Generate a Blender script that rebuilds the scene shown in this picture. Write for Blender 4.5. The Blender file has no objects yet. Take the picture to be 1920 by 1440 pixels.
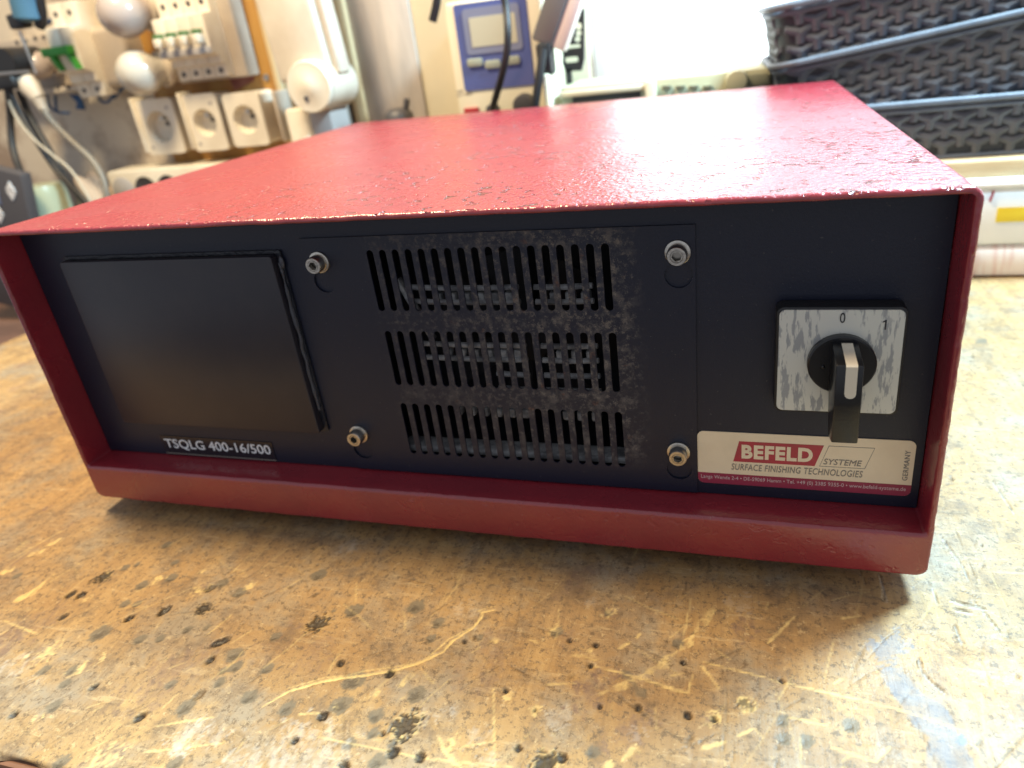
import bpy, bmesh, math, random
import numpy as np
from mathutils import Vector, Matrix

random.seed(7)
rng = np.random.default_rng(7)
sc = bpy.context.scene
COL = sc.collection
rad = math.radians

# ------------------------------------------------------------------ camera
CAM_C = Vector((0.1472247, -0.2492670, 0.2367799))
CR = Vector((0.95965535, 0.25882420, -0.10987106))      # right
CF = Vector((-0.28111302, 0.87468876, -0.39483519))     # forward
CU = Vector((-0.00608990, 0.40979189, 0.91215872))      # up
FPX, PPX, PPY = 1272.18, 1009.43, 615.716               # solved on the 1920 x 1440 photograph
cam = bpy.data.cameras.new("camera")
camo = bpy.data.objects.new("camera", cam)
COL.objects.link(camo)
m = Matrix.Identity(4)
for i in range(3):
    m[i][0], m[i][1], m[i][2], m[i][3] = CR[i], CU[i], -CF[i], CAM_C[i]
camo.matrix_world = m
cam.sensor_width = 36.0
cam.lens = FPX / 1920 * 36
cam.shift_x = (960 - PPX) / 1920
cam.shift_y = (PPY - 720) / 1920
cam.clip_start = 0.01
cam.clip_end = 50
cam.dof.use_dof = True
cam.dof.focus_distance = 0.280
cam.dof.aperture_fstop = 8.0
sc.camera = camo

def ray(px, py):
    return CR * ((px - PPX) / FPX) + CF - CU * ((py - PPY) / FPX)
def at(px, py, Y):
    """the point of the upright plane y = Y that the photograph shows at that pixel"""
    d = ray(px, py)
    return CAM_C + d * ((Y - CAM_C.y) / d.y)
def atz(px, py, Z=0.0):
    d = ray(px, py)
    return CAM_C + d * ((Z - CAM_C.z) / d.z)

# ------------------------------------------------------------------ light and exposure
world = bpy.data.worlds.new("World")
sc.world = world
world.use_nodes = True
bg = world.node_tree.nodes["Background"]
bg.inputs[0].default_value = (0.86, 0.91, 1.0, 1)
bg.inputs[1].default_value = 0.54

def area(name, loc, target, size, power, color, size_y=None):
    l = bpy.data.lights.new(name, 'AREA')
    l.energy = power
    l.color = color
    l.size = size
    if size_y:
        l.shape = 'RECTANGLE'
        l.size_y = size_y
    else:
        l.shape = 'DISK'
    o = bpy.data.objects.new(name, l)
    COL.objects.link(o)
    o.location = loc
    o.rotation_euler = (Vector(target) - Vector(loc)).to_track_quat('-Z', 'Y').to_euler()
    return o
area("ceiling_lamp", (-0.42, 0.10, 1.02), (-0.3, 0.12, 0), 0.18, 19.5, (1.0, 0.78, 0.47))
area("daylight_lamp", (0.60, 0.37, 0.85), (0.33, 0.15, 0), 0.20, 41.0, (0.55, 0.83, 1.0))
WINDOW_GLOW = 2.1
sc.view_settings.view_transform = 'Standard'
sc.view_settings.look = 'None'
sc.view_settings.exposure = 0.0
sc.view_settings.gamma = 1.0
sc.render.engine = 'CYCLES'
sc.cycles.use_denoising = True
sc.cycles.max_bounces = 8
sc.cycles.sample_clamp_indirect = 6.0

# ------------------------------------------------------------------ mesh helpers
def world_loc(o):
    v = Vector((0, 0, 0))
    while o is not None:
        v = v + o.location
        o = o.parent
    return v

class MB:
    def __init__(self):
        self.bm = bmesh.new()
    def merge(self, other, M=None):
        me = bpy.data.meshes.new("tmp")
        other.to_mesh(me)
        other.free()
        if M is not None:
            me.transform(M)
        self.bm.from_mesh(me)
        bpy.data.meshes.remove(me)
        return self
    def box(self, lo, hi, bev=0.0, seg=2, M=None):
        b = bmesh.new()
        bmesh.ops.create_cube(b, size=1)
        lo, hi = Vector(lo), Vector(hi)
        lo, hi = Vector([min(a, c) for a, c in zip(lo, hi)]), Vector([max(a, c) for a, c in zip(lo, hi)])
        for v in b.verts:
            v.co = Vector([(lo[i] + hi[i]) / 2 + v.co[i] * (hi[i] - lo[i]) for i in range(3)])
        if bev > 0:
            bev = min(bev, 0.49 * min(hi - lo))
            bmesh.ops.bevel(b, geom=b.edges[:], offset=bev, segments=seg, profile=0.5, affect='EDGES')
        return self.merge(b, M)
    def cyl(self, p0, p1, r0, r1=None, seg=24, bev=0.0):
        r1 = r0 if r1 is None else r1
        p0, p1 = Vector(p0), Vector(p1)
        d = p1 - p0
        b = bmesh.new()
        bmesh.ops.create_cone(b, cap_ends=True, segments=seg, radius1=r0, radius2=r1, depth=d.length)
        if bev > 0:
            ed = [e for e in b.edges if all(abs(v.co.z - d.length / 2) < 1e-7 for v in e.verts)]
            bmesh.ops.bevel(b, geom=ed, offset=bev, segments=2, profile=0.5, affect='EDGES')
        M = Matrix.Translation((p0 + p1) / 2) @ d.to_track_quat('Z', 'Y').to_matrix().to_4x4()
        return self.merge(b, M)
    def sphere(self, c, r, seg=24, scale=(1, 1, 1)):
        b = bmesh.new()
        bmesh.ops.create_uvsphere(b, u_segments=seg, v_segments=seg // 2, radius=r)
        return self.merge(b, Matrix.Translation(Vector(c)) @ Matrix.Diagonal((*scale, 1)))
    def tube(self, pts, r, seg=10, closed=False, smooth=True):
        pts = [Vector(p) for p in pts]
        if smooth and len(pts) > 2 and not closed:
            out = []
            for i in range(len(pts) - 1):
                p0, p1, p2, p3 = pts[max(i - 1, 0)], pts[i], pts[i + 1], pts[min(i + 2, len(pts) - 1)]
                for k in range(6):
                    t = k / 6
                    out.append(0.5 * (2 * p1 + (p2 - p0) * t + (2 * p0 - 5 * p1 + 4 * p2 - p3) * t * t + (3 * p1 - p0 - 3 * p2 + p3) * t ** 3))
            out.append(pts[-1])
            pts = out
        n = len(pts)
        rs = r if isinstance(r, (list, tuple)) else [r] * n
        rings = []
        prev = None
        for i, p in enumerate(pts):
            a = pts[(i - 1) % n] if (closed or i > 0) else p
            c = pts[(i + 1) % n] if (closed or i < n - 1) else p
            t = (c - a).normalized()
            if prev is None:
                u = t.orthogonal().normalized()
            else:
                u = (prev - t * prev.dot(t)).normalized()
            prev = u
            w = t.cross(u)
            rings.append([self.bm.verts.new(p + (u * math.cos(2 * math.pi * k / seg) + w * math.sin(2 * math.pi * k / seg)) * rs[min(i, len(rs) - 1)]) for k in range(seg)])
        for i in range(n if closed else n - 1):
            A, B = rings[i], rings[(i + 1) % n]
            for k in range(seg):
                self.bm.faces.new((A[k], A[(k + 1) % seg], B[(k + 1) % seg], B[k]))
        if not closed:
            self.bm.faces.new(rings[0][::-1])
            self.bm.faces.new(rings[-1])
        return self
    def lathe(self, prof, M, seg=32):
        """prof: (radius, height) pairs turned about local Z"""
        rings = []
        for r, h in prof:
            if r < 1e-7:
                rings.append([self.bm.verts.new(M @ Vector((0, 0, h)))])
            else:
                rings.append([self.bm.verts.new(M @ Vector((r * math.cos(2 * math.pi * k / seg), r * math.sin(2 * math.pi * k / seg), h))) for k in range(seg)])
        for A, B in zip(rings, rings[1:]):
            for k in range(seg):
                k2 = (k + 1) % seg
                q = [A[k % len(A)], A[k2 % len(A)], B[k2 % len(B)], B[k % len(B)]]
                q = list(dict.fromkeys(q))
                if len(q) > 2:
                    self.bm.faces.new(q)
        return self
    def prism(self, poly, M, depth, bev=0.0):
        """polygon in local XY, extruded along +Z by depth"""
        b = bmesh.new()
        vs = [b.verts.new((x, y, 0)) for x, y in poly]
        f = b.faces.new(vs)
        r = bmesh.ops.extrude_face_region(b, geom=[f])
        for v in [g for g in r['geom'] if isinstance(g, bmesh.types.BMVert)]:
            v.co.z += depth
        bmesh.ops.recalc_face_normals(b, faces=b.faces[:])
        if bev > 0:
            bmesh.ops.bevel(b, geom=b.edges[:], offset=bev, segments=2, profile=0.5, affect='EDGES')
        return self.merge(b, M)
    def plate(self, outer, holes, M, depth):
        """flat sheet in local XY with holes cut through it, thickness depth along +Z"""
        b = bmesh.new()
        edges = []
        for loop in [outer] + list(holes):
            vs = [b.verts.new((x, y, 0)) for x, y in loop]
            edges += [b.edges.new((vs[i], vs[(i + 1) % len(vs)])) for i in range(len(vs))]
        bmesh.ops.triangle_fill(b, edges=edges, use_beauty=True, use_dissolve=False)
        r = bmesh.ops.extrude_face_region(b, geom=b.faces[:])
        for v in [g for g in r['geom'] if isinstance(g, bmesh.types.BMVert)]:
            v.co.z += depth
        bmesh.ops.recalc_face_normals(b, faces=b.faces[:])
        return self.merge(b, M)
    def faces(self, verts, faces):
        vs = [self.bm.verts.new(v) for v in verts]
        for f in faces:
            self.bm.faces.new([vs[i] for i in f])
        return self
    def build(self, name, mat, parent=None, local=False, angle=40, recalc=True, kind=None):
        if recalc:
            bmesh.ops.recalc_face_normals(self.bm, faces=self.bm.faces[:])
        me = bpy.data.meshes.new(name)
        self.bm.to_mesh(me)
        self.bm.free()
        if parent is not None and not local:
            me.transform(Matrix.Translation(-world_loc(parent)))
        me.polygons.foreach_set("use_smooth", [True] * len(me.polygons))
        me.set_sharp_from_angle(angle=rad(angle))
        for mt in (mat if isinstance(mat, (list, tuple)) else [mat]):
            me.materials.append(mt)
        o = bpy.data.objects.new(name, me)
        COL.objects.link(o)
        o.parent = parent
        if kind:
            o['kind'] = kind
        return o

def thing(name, label, cat, loc, group=None, rot=None):
    o = bpy.data.objects.new(name, None)
    COL.objects.link(o)
    o.location = loc
    if rot is not None:
        o.rotation_euler = rot
    o.empty_display_size = 0.02
    o['label'] = label
    o['category'] = cat
    if group:
        o['group'] = group
    return o
def tag(o, label, cat, group=None):
    o['label'] = label
    o['category'] = cat
    if group:
        o['group'] = group
    return o

def rrect(x0, x1, y0, y1, r, n=5):
    out = []
    for cx, cy, a0 in ((x1 - r, y0 + r, -90), (x1 - r, y1 - r, 0), (x0 + r, y1 - r, 90), (x0 + r, y0 + r, 180)):
        for k in range(n + 1):
            a = rad(a0 + 90 * k / n)
            out.append((cx + r * math.cos(a), cy + r * math.sin(a)))
    return out
def circ(cx, cy, r, n=20):
    return [(cx + r * math.cos(2 * math.pi * k / n), cy + r * math.sin(2 * math.pi * k / n)) for k in range(n)]
def facing(y):
    """local X -> world X, local Y -> world Z, local +Z -> towards the viewer (-Y), origin on plane y"""
    return Matrix(((1, 0, 0, 0), (0, 0, -1, y), (0, 1, 0, 0), (0, 0, 0, 1)))

def text_mesh(s, x0, x1, z0, z1, y, depth=0.00012, bold=0.0, shear=0.0, turn=0.0, spacing=1.0):
    """flat lettering fitted to the box x0..x1, z0..z1 on the plane y, facing the viewer"""
    cu = bpy.data.curves.new("t", 'FONT')
    cu.body = s
    cu.size = 1.0
    cu.offset = bold
    cu.shear = shear
    cu.space_character = spacing
    cu.resolution_u = 4
    cu.fill_mode = 'FRONT'
    o = bpy.data.objects.new("t", cu)
    COL.objects.link(o)
    dg = bpy.context.evaluated_depsgraph_get()
    me = bpy.data.meshes.new_from_object(o.evaluated_get(dg))
    bpy.data.objects.remove(o)
    bpy.data.curves.remove(cu)
    if turn:
        me.transform(Matrix.Rotation(rad(turn), 4, 'Z'))
    n = len(me.vertices)
    co = np.empty(n * 3)
    me.vertices.foreach_get("co", co)
    co = co.reshape(-1, 3)
    lo, hi = co.min(0), co.max(0)
    c2 = np.zeros_like(co)
    c2[:, 0] = x0 + (co[:, 0] - lo[0]) / (hi[0] - lo[0]) * (x1 - x0)
    c2[:, 2] = z0 + (co[:, 1] - lo[1]) / (hi[1] - lo[1]) * (z1 - z0)
    c2[:, 1] = y
    me.vertices.foreach_set("co", c2.ravel())
    mb = MB()
    mb.bm.from_mesh(me)
    bpy.data.meshes.remove(me)
    r = bmesh.ops.extrude_face_region(mb.bm, geom=mb.bm.faces[:])
    for v in [g for g in r['geom'] if isinstance(g, bmesh.types.BMVert)]:
        v.co.y -= depth
    return mb

# ------------------------------------------------------------------ materials
def mat(name, color, rough=0.5, metal=0.0, color2=None, nscale=40.0, bump=0.0, bscale=300.0, spec=0.5, stretch=(1, 1, 1),
        lo=0.4, hi=0.6, coat=0.0, trans=0.0, emit=None, alpha=1.0, rough2=None, detail=5.0):
    M = bpy.data.materials.new(name)
    M.use_nodes = True
    N, L = M.node_tree.nodes, M.node_tree.links
    p = N["Principled BSDF"]
    p.inputs["Base Color"].default_value = (*color, 1)
    p.inputs["Roughness"].default_value = rough
    p.inputs["Metallic"].default_value = metal
    p.inputs["Specular IOR Level"].default_value = spec
    p.inputs["Coat Weight"].default_value = coat
    p.inputs["Transmission Weight"].default_value = trans
    p.inputs["Alpha"].default_value = alpha
    if emit:
        p.inputs["Emission Color"].default_value = (*emit[0], 1)
        p.inputs["Emission Strength"].default_value = emit[1]
    if color2 or bump:
        tc = N.new("ShaderNodeTexCoord")
        mp = N.new("ShaderNodeMapping")
        mp.inputs["Scale"].default_value = stretch
        L.new(tc.outputs["Object"], mp.inputs[0])
    if color2:
        n1 = N.new("ShaderNodeTexNoise")
        n1.inputs["Scale"].default_value = nscale
        n1.inputs["Detail"].default_value = detail
        n1.inputs["Roughness"].default_value = 0.6
        L.new(mp.outputs[0], n1.inputs[0])
        r = N.new("ShaderNodeMapRange")
        r.inputs[1].default_value, r.inputs[2].default_value = lo, hi
        L.new(n1.outputs[0], r.inputs[0])
        mx = N.new("ShaderNodeMix")
        mx.data_type = 'RGBA'
        mx.inputs[6].default_value = (*color, 1)
        mx.inputs[7].default_value = (*color2, 1)
        L.new(r.outputs[0], mx.inputs[0])
        L.new(mx.outputs[2], p.inputs["Base Color"])
        if rough2 is not None:
            r2 = N.new("ShaderNodeMapRange")
            r2.inputs[3].default_value, r2.inputs[4].default_value = rough, rough2
            L.new(r.outputs[0], r2.inputs[0])
            L.new(r2.outputs[0], p.inputs["Roughness"])
    if bump:
        n2 = N.new("ShaderNodeTexNoise")
        n2.inputs["Scale"].default_value = bscale
        n2.inputs["Detail"].default_value = 3
        L.new(mp.outputs[0], n2.inputs[0])
        b = N.new("ShaderNodeBump")
        b.inputs["Strength"].default_value = bump
        b.inputs["Distance"].default_value = 0.001
        L.new(n2.outputs[0], b.inputs["Height"])
        L.new(b.outputs[0], p.inputs["Normal"])
    return M

def paint_material():
    """glossy red structure paint: orange-peel relief with open pits, their dark reflections painted into the colour"""
    M = bpy.data.materials.new("red_structure_paint")
    M.use_nodes = True
    N, L = M.node_tree.nodes, M.node_tree.links
    p = N["Principled BSDF"]
    tc = N.new("ShaderNodeTexCoord")
    def noise(scale, detail, rough=0.5):
        n = N.new("ShaderNodeTexNoise")
        n.inputs["Scale"].default_value = scale
        n.inputs["Detail"].default_value = detail
        n.inputs["Roughness"].default_value = rough
        L.new(tc.outputs["Object"], n.inputs[0])
        return n
    def rng_(src, a, b, c=0.0, d=1.0):
        r = N.new("ShaderNodeMapRange")
        for i, v in enumerate((a, b, c, d)):
            r.inputs[i + 1].default_value = v
        L.new(src, r.inputs[0])
        return r.outputs[0]
    def mth(op, a, b):
        x = N.new("ShaderNodeMath")
        x.operation = op
        for i, v in enumerate((a, b)):
            if isinstance(v, (int, float)):
                x.inputs[i].default_value = v
            else:
                L.new(v, x.inputs[i])
        return x.outputs[0]
    peel = noise(430, 2.0)
    pits = rng_(noise(185, 2.0).outputs[0], 0.605, 0.660)
    wear = rng_(noise(22, 4.0).outputs[0], 0.42, 0.62)
    pits = mth('MULTIPLY', pits, rng_(noise(26, 3).outputs[0], 0.42, 0.58, 0.15, 1.0))
    px_ = N.new("ShaderNodeSeparateXYZ")
    L.new(tc.outputs["Object"], px_.inputs[0])
    pits = mth('MULTIPLY', pits, rng_(mth('ADD', px_.outputs[0], mth('MULTIPLY', noise(9, 3).outputs[0], 0.12)), -0.08, 0.10, 0.12, 1.0))
    h = mth('SUBTRACT', mth('MULTIPLY', peel.outputs[0], 0.62), mth('MULTIPLY', pits, 2.0))
    b = N.new("ShaderNodeBump")
    b.inputs["Strength"].default_value = 0.75
    b.inputs["Distance"].default_value = 0.0016
    # the paint ran into a coarser wrinkle on the flat top than on the folded lips and sides
    ge = N.new("ShaderNodeNewGeometry")
    sg = N.new("ShaderNodeSeparateXYZ")
    L.new(ge.outputs["True Normal"], sg.inputs[0])
    so = N.new("ShaderNodeSeparateXYZ")
    L.new(tc.outputs["Object"], so.inputs[0])
    coarse = mth('ADD', mth('MULTIPLY', mth('MULTIPLY', rng_(sg.outputs[2], 0.3, 0.9), rng_(so.outputs[2], 0.08, 0.14)), 0.80), 0.20)
    L.new(mth('MULTIPLY', coarse, 0.80), b.inputs["Strength"])
    L.new(h, b.inputs["Height"])
    L.new(b.outputs[0], p.inputs["Normal"])
    mx = N.new("ShaderNodeMix")
    mx.data_type = 'RGBA'
    mx.inputs[6].default_value = (0.270, 0.022, 0.034, 1)
    mx.inputs[7].default_value = (0.230, 0.018, 0.030, 1)
    L.new(wear, mx.inputs[0])
    mx2 = N.new("ShaderNodeMix")
    mx2.data_type = 'RGBA'
    mx2.inputs[7].default_value = (0.06, 0.018, 0.012, 1)
    L.new(mth('MULTIPLY', mth('MULTIPLY', pits, rng_(coarse, 0.3, 1.0)), 0.75), mx2.inputs[0])  # pits coloured darker on the top, standing in for the dark they reflect
    L.new(mx.outputs[2], mx2.inputs[6])
    # rubbed and dusty spots
    sp = rng_(noise(120, 6, 0.7).outputs[0], 0.69, 0.76)
    mx3 = N.new("ShaderNodeMix")
    mx3.data_type = 'RGBA'
    mx3.inputs[7].default_value = (0.42, 0.22, 0.18, 1)
    L.new(mth('MULTIPLY', sp, 0.5), mx3.inputs[0])
    L.new(mx2.outputs[2], mx3.inputs[6])
    L.new(mx3.outputs[2], p.inputs["Base Color"])
    L.new(rng_(wear, 0, 1, 0.24, 0.33), p.inputs["Roughness"])
    p.inputs["Specular IOR Level"].default_value = 0.95
    return M

def dusty_black(name, base, dust_box, dust_amt=1.0):
    """black powder coat, with grey-brown dust and rust settled inside an object-space box (x0,x1,z0,z1)"""
    M = bpy.data.materials.new(name)
    M.use_nodes = True
    N, L = M.node_tree.nodes, M.node_tree.links
    p = N["Principled BSDF"]
    tc = N.new("ShaderNodeTexCoord")
    sx = N.new("ShaderNodeSeparateXYZ")
    L.new(tc.outputs["Object"], sx.inputs[0])
    def mth(op, a, b=0.0):
        x = N.new("ShaderNodeMath")
        x.operation = op
        for i, v in enumerate((a, b)):
            if isinstance(v, (int, float)):
                x.inputs[i].default_value = v
            else:
                L.new(v, x.inputs[i])
        return x.outputs[0]
    def rng_(src, a, b, c=0.0, d=1.0):
        r = N.new("ShaderNodeMapRange")
        r.interpolation_type = 'SMOOTHSTEP'
        for i, v in enumerate((a, b, c, d)):
            r.inputs[i + 1].default_value = v
        L.new(src, r.inputs[0])
        return r.outputs[0]
    def noise(scale, detail, rough=0.6):
        n = N.new("ShaderNodeTexNoise")
        n.inputs["Scale"].default_value = scale
        n.inputs["Detail"].default_value = detail
        n.inputs["Roughness"].default_value = rough
        L.new(tc.outputs["Object"], n.inputs[0])
        return n.outputs[0]
    x0, x1, z0, z1 = dust_box
    dx = mth('MULTIPLY', rng_(sx.outputs[0], x0 - 0.004, x0 + 0.006), rng_(sx.outputs[0], x1 + 0.012, x1 - 0.004))
    dz = mth('MULTIPLY', rng_(sx.outputs[2], z0 - 0.008, z0 + 0.008), rng_(sx.outputs[2], z1 + 0.006, z1 - 0.006))
    area_ = mth('MULTIPLY', dx, dz)
    side = rng_(sx.outputs[0], -0.01, 0.095, 0.30, 1.0)
    film = mth('MULTIPLY', mth('MULTIPLY', area_, side), rng_(noise(120, 8, 0.75), 0.46, 0.64, 0.0, 0.50))
    specks = mth('MULTIPLY', mth('MULTIPLY', area_, side), rng_(noise(360, 8, 0.78), 0.52, 0.62))
    lint = mth('MULTIPLY', rng_(noise(700, 2), 0.705, 0.75), 0.45)
    dust = mth('MINIMUM', mth('MULTIPLY', mth('ADD', mth('ADD', film, mth('MULTIPLY', specks, 0.75)), lint), dust_amt), 1.0)
    col = N.new("ShaderNodeMix")
    col.data_type = 'RGBA'
    col.inputs[6].default_value = (0.160, 0.138, 0.120, 1)
    col.inputs[7].default_value = (0.22, 0.10, 0.05, 1)
    L.new(mth('MULTIPLY', area_, rng_(noise(160, 3), 0.62, 0.72)), col.inputs[0])
    mx = N.new("ShaderNodeMix")
    mx.data_type = 'RGBA'
    mx.inputs[6].default_value = (*base, 1)
    L.new(col.outputs[2], mx.inputs[7])
    L.new(dust, mx.inputs[0])
    L.new(mx.outputs[2], p.inputs["Base Color"])
    L.new(rng_(dust, 0, 1, 0.42, 0.85), p.inputs["Roughness"])
    b = N.new("ShaderNodeBump")
    b.inputs["Strength"].default_value = 0.25
    b.inputs["Distance"].default_value = 0.0003
    L.new(mth('ADD', noise(900, 2), mth('MULTIPLY', specks, 1.0)), b.inputs["Height"])
    L.new(b.outputs[0], p.inputs["Normal"])
    return M

BLK = (0.0042, 0.0068, 0.022)
M = {}
M['red'] = paint_material()
M['panel'] = dusty_black("black_panel_paint", BLK, (0.1, 0.2, 0.5, 0.6), 0.6)
M['vent'] = dusty_black("dusty_vent_plate", BLK, (-0.016, 0.100, 0.040, 0.160))
M['blank'] = mat("satin_black_plate", (0.018, 0.017, 0.026), 0.36, bump=0.05, bscale=700, color2=(0.022, 0.020, 0.028), nscale=60)
M['bead'] = mat("grey_sealant_smear", (0.050, 0.054, 0.070), 0.30, bump=0.6, bscale=500)
M['sealant'] = mat("black_sealant", (0.012, 0.014, 0.022), 0.28, bump=0.6, bscale=500)
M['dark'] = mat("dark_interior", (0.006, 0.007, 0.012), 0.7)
M['guard'] = mat("dusty_grey_guard", (0.42, 0.42, 0.43), 0.8, color2=(0.16, 0.16, 0.17), nscale=150)
M['steel'] = mat("stainless_steel", (0.62, 0.58, 0.52), 0.28, 1.0, color2=(0.5, 0.47, 0.43), nscale=400, bump=0.08, bscale=900)
M['steel_in'] = mat("steel_socket", (0.40, 0.37, 0.33), 0.4, 1.0)
M['knob'] = mat("black_knob_plastic", (0.008, 0.0085, 0.011), 0.28, bump=0.06, bscale=900)
M['silver_print'] = mat("silver_marker", (0.78, 0.71, 0.58), 0.30, 0.35)
M['worn'] = mat("worn_silver_plate", (0.64, 0.64, 0.59), 0.42, 0.25, color2=(0.34, 0.35, 0.36), nscale=150, stretch=(3.0, 1, 0.6), lo=0.515, hi=0.575, rough2=0.6, detail=8)
M['ink'] = mat("black_ink", (0.015, 0.015, 0.02), 0.5)
M['greyink'] = mat("grey_ink", (0.23, 0.20, 0.17), 0.5)
M['whiteink'] = mat("white_print", (0.72, 0.74, 0.78), 0.5)
M['cream_label'] = mat("cream_label", (0.80, 0.66, 0.46), 0.38, color2=(0.74, 0.60, 0.41), nscale=70, lo=0.45, hi=0.75)
M['label_red'] = mat("label_red", (0.42, 0.028, 0.050), 0.4, color2=(0.36, 0.035, 0.05), nscale=120)
M['label_band'] = mat("label_wine_red", (0.28, 0.022, 0.060), 0.4)
M['bandtext'] = mat("pink_white_print", (0.60, 0.42, 0.42), 0.5)
M['tape'] = mat("black_label_tape", (0.008, 0.009, 0.016), 0.25)
M['rubber'] = mat("black_rubber", (0.015, 0.015, 0.015), 0.8)
M['white_pl'] = mat("warm_white_plastic", (0.74, 0.69, 0.58), 0.35, color2=(0.66, 0.60, 0.49), nscale=18)
M['white_pl2'] = mat("aged_white_plastic", (0.66, 0.60, 0.50), 0.42, color2=(0.55, 0.48, 0.39), nscale=14)
M['beige_pl'] = mat("beige_enclosure", (0.46, 0.40, 0.33), 0.5, color2=(0.38, 0.32, 0.26), nscale=15)
M['grey_pl'] = mat("grey_plastic", (0.36, 0.34, 0.33), 0.5)
M['dkgrey_pl'] = mat("dark_grey_plastic", (0.06, 0.055, 0.06), 0.5)
M['black_pl'] = mat("black_plastic", (0.012, 0.012, 0.014), 0.45)
M['green'] = mat("green_lever", (0.03, 0.26, 0.03), 0.4)
M['dkgreen'] = mat("dull_green_tab", (0.08, 0.16, 0.05), 0.5)
M['frost'] = mat("frosted_bulb", (0.50, 0.47, 0.41), 0.16, color2=(0.45, 0.42, 0.37), nscale=20, coat=0.5)
M['frost2'] = mat("dull_bulb", (0.40, 0.34, 0.31), 0.22, coat=0.3)
M['yellow_wood'] = mat("yellow_plywood", (0.46, 0.25, 0.06), 0.5, color2=(0.36, 0.17, 0.04), nscale=26, stretch=(3, 1, 0.5))
M['rust_red'] = mat("red_brown_stain", (0.20, 0.05, 0.04), 0.7, color2=(0.30, 0.12, 0.09), nscale=30)
M['batten'] = mat("pale_pine", (0.58, 0.45, 0.26), 0.6, color2=(0.34, 0.20, 0.09), nscale=30, stretch=(4, 1, 0.35), lo=0.5, hi=0.7)
M['stained'] = mat("weathered_board", (0.56, 0.48, 0.41), 0.75, color2=(0.36, 0.32, 0.29), nscale=14, stretch=(3, 1, 0.5), lo=0.35, hi=0.68, bump=0.3, bscale=80)
M['wall'] = mat("dirty_plaster", (0.62, 0.55, 0.45), 0.85, color2=(0.33, 0.25, 0.19), nscale=13, lo=0.46, hi=0.62, bump=0.4, bscale=60, detail=8)
M['cream_paint'] = mat("cream_gloss_paint", (0.66, 0.58, 0.42), 0.45, color2=(0.56, 0.50, 0.38), nscale=6)
M['pipe'] = mat("grey_brown_pipe", (0.22, 0.18, 0.15), 0.6, color2=(0.34, 0.29, 0.23), nscale=25, stretch=(4, 1, 0.3))
M['cream_case'] = mat("cream_instrument", (0.72, 0.66, 0.50), 0.42)
M['blue_panel'] = mat("blue_front_foil", (0.09, 0.12, 0.32), 0.22)
M['lcd'] = mat("lcd_glass", (0.50, 0.50, 0.38), 0.2)
M['lcd_frame'] = mat("grey_blue_bezel", (0.20, 0.23, 0.34), 0.3)
M['btn_green'] = mat("pale_green_button", (0.36, 0.40, 0.32), 0.4)
M['red_sw'] = mat("red_rocker", (0.36, 0.03, 0.03), 0.35)
M['olive_case'] = mat("pale_olive_instrument", (0.48, 0.46, 0.30), 0.5)
M['olive_dk'] = mat("olive_grey_trim", (0.22, 0.22, 0.15), 0.5)
M['screen_dk'] = mat("dark_display", (0.05, 0.05, 0.04), 0.25)
M['grey_arm'] = mat("grey_lamp_arm", (0.16, 0.165, 0.165), 0.45)
M['pinkish'] = mat("pale_frame_and_sheen", (0.72, 0.64, 0.61), 0.5)
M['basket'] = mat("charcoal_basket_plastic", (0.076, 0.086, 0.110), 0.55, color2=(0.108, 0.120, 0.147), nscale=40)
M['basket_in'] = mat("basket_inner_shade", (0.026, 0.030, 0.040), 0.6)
M['tan'] = mat("tan_cardboard", (0.42, 0.29, 0.15), 0.7, color2=(0.46, 0.33, 0.18), nscale=30, stretch=(1, 1, 4))
M['bin'] = mat("frosted_clear_plastic", (0.88, 0.93, 0.94), 0.3, color2=(0.82, 0.88, 0.90), nscale=25)
M['bin_low'] = mat("bin_with_red_contents", (0.80, 0.76, 0.75), 0.4, color2=(0.58, 0.30, 0.27), nscale=28, stretch=(4, 1, 0.4), lo=0.5, hi=0.72)
M['yellow'] = mat("yellow_sticker", (0.80, 0.66, 0.04), 0.5)
M['black_cable'] = mat("black_cable", (0.014, 0.014, 0.016), 0.5)
M['white_cable'] = mat("off_white_cable", (0.38, 0.34, 0.27), 0.5)
M['grey_cable'] = mat("grey_cable", (0.20, 0.18, 0.15), 0.5)
M['blue_wire'] = mat("blue_wire", (0.02, 0.07, 0.18), 0.45)
M['blue_grip'] = mat("blue_grip", (0.06, 0.16, 0.26), 0.5)
M['jar'] = mat("pale_green_jar", (0.34, 0.38, 0.27), 0.3)
M['cloth'] = mat("beige_cloth", (0.42, 0.33, 0.25), 0.9, color2=(0.34, 0.26, 0.20), nscale=20, bump=0.4, bscale=60)
M['brown_top'] = mat("red_brown_table", (0.16, 0.085, 0.06), 0.5, color2=(0.11, 0.06, 0.045), nscale=12, stretch=(1, 5, 1))
M['cyan'] = mat("cyan_bead", (0.35, 0.62, 0.62), 0.4)

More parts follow.
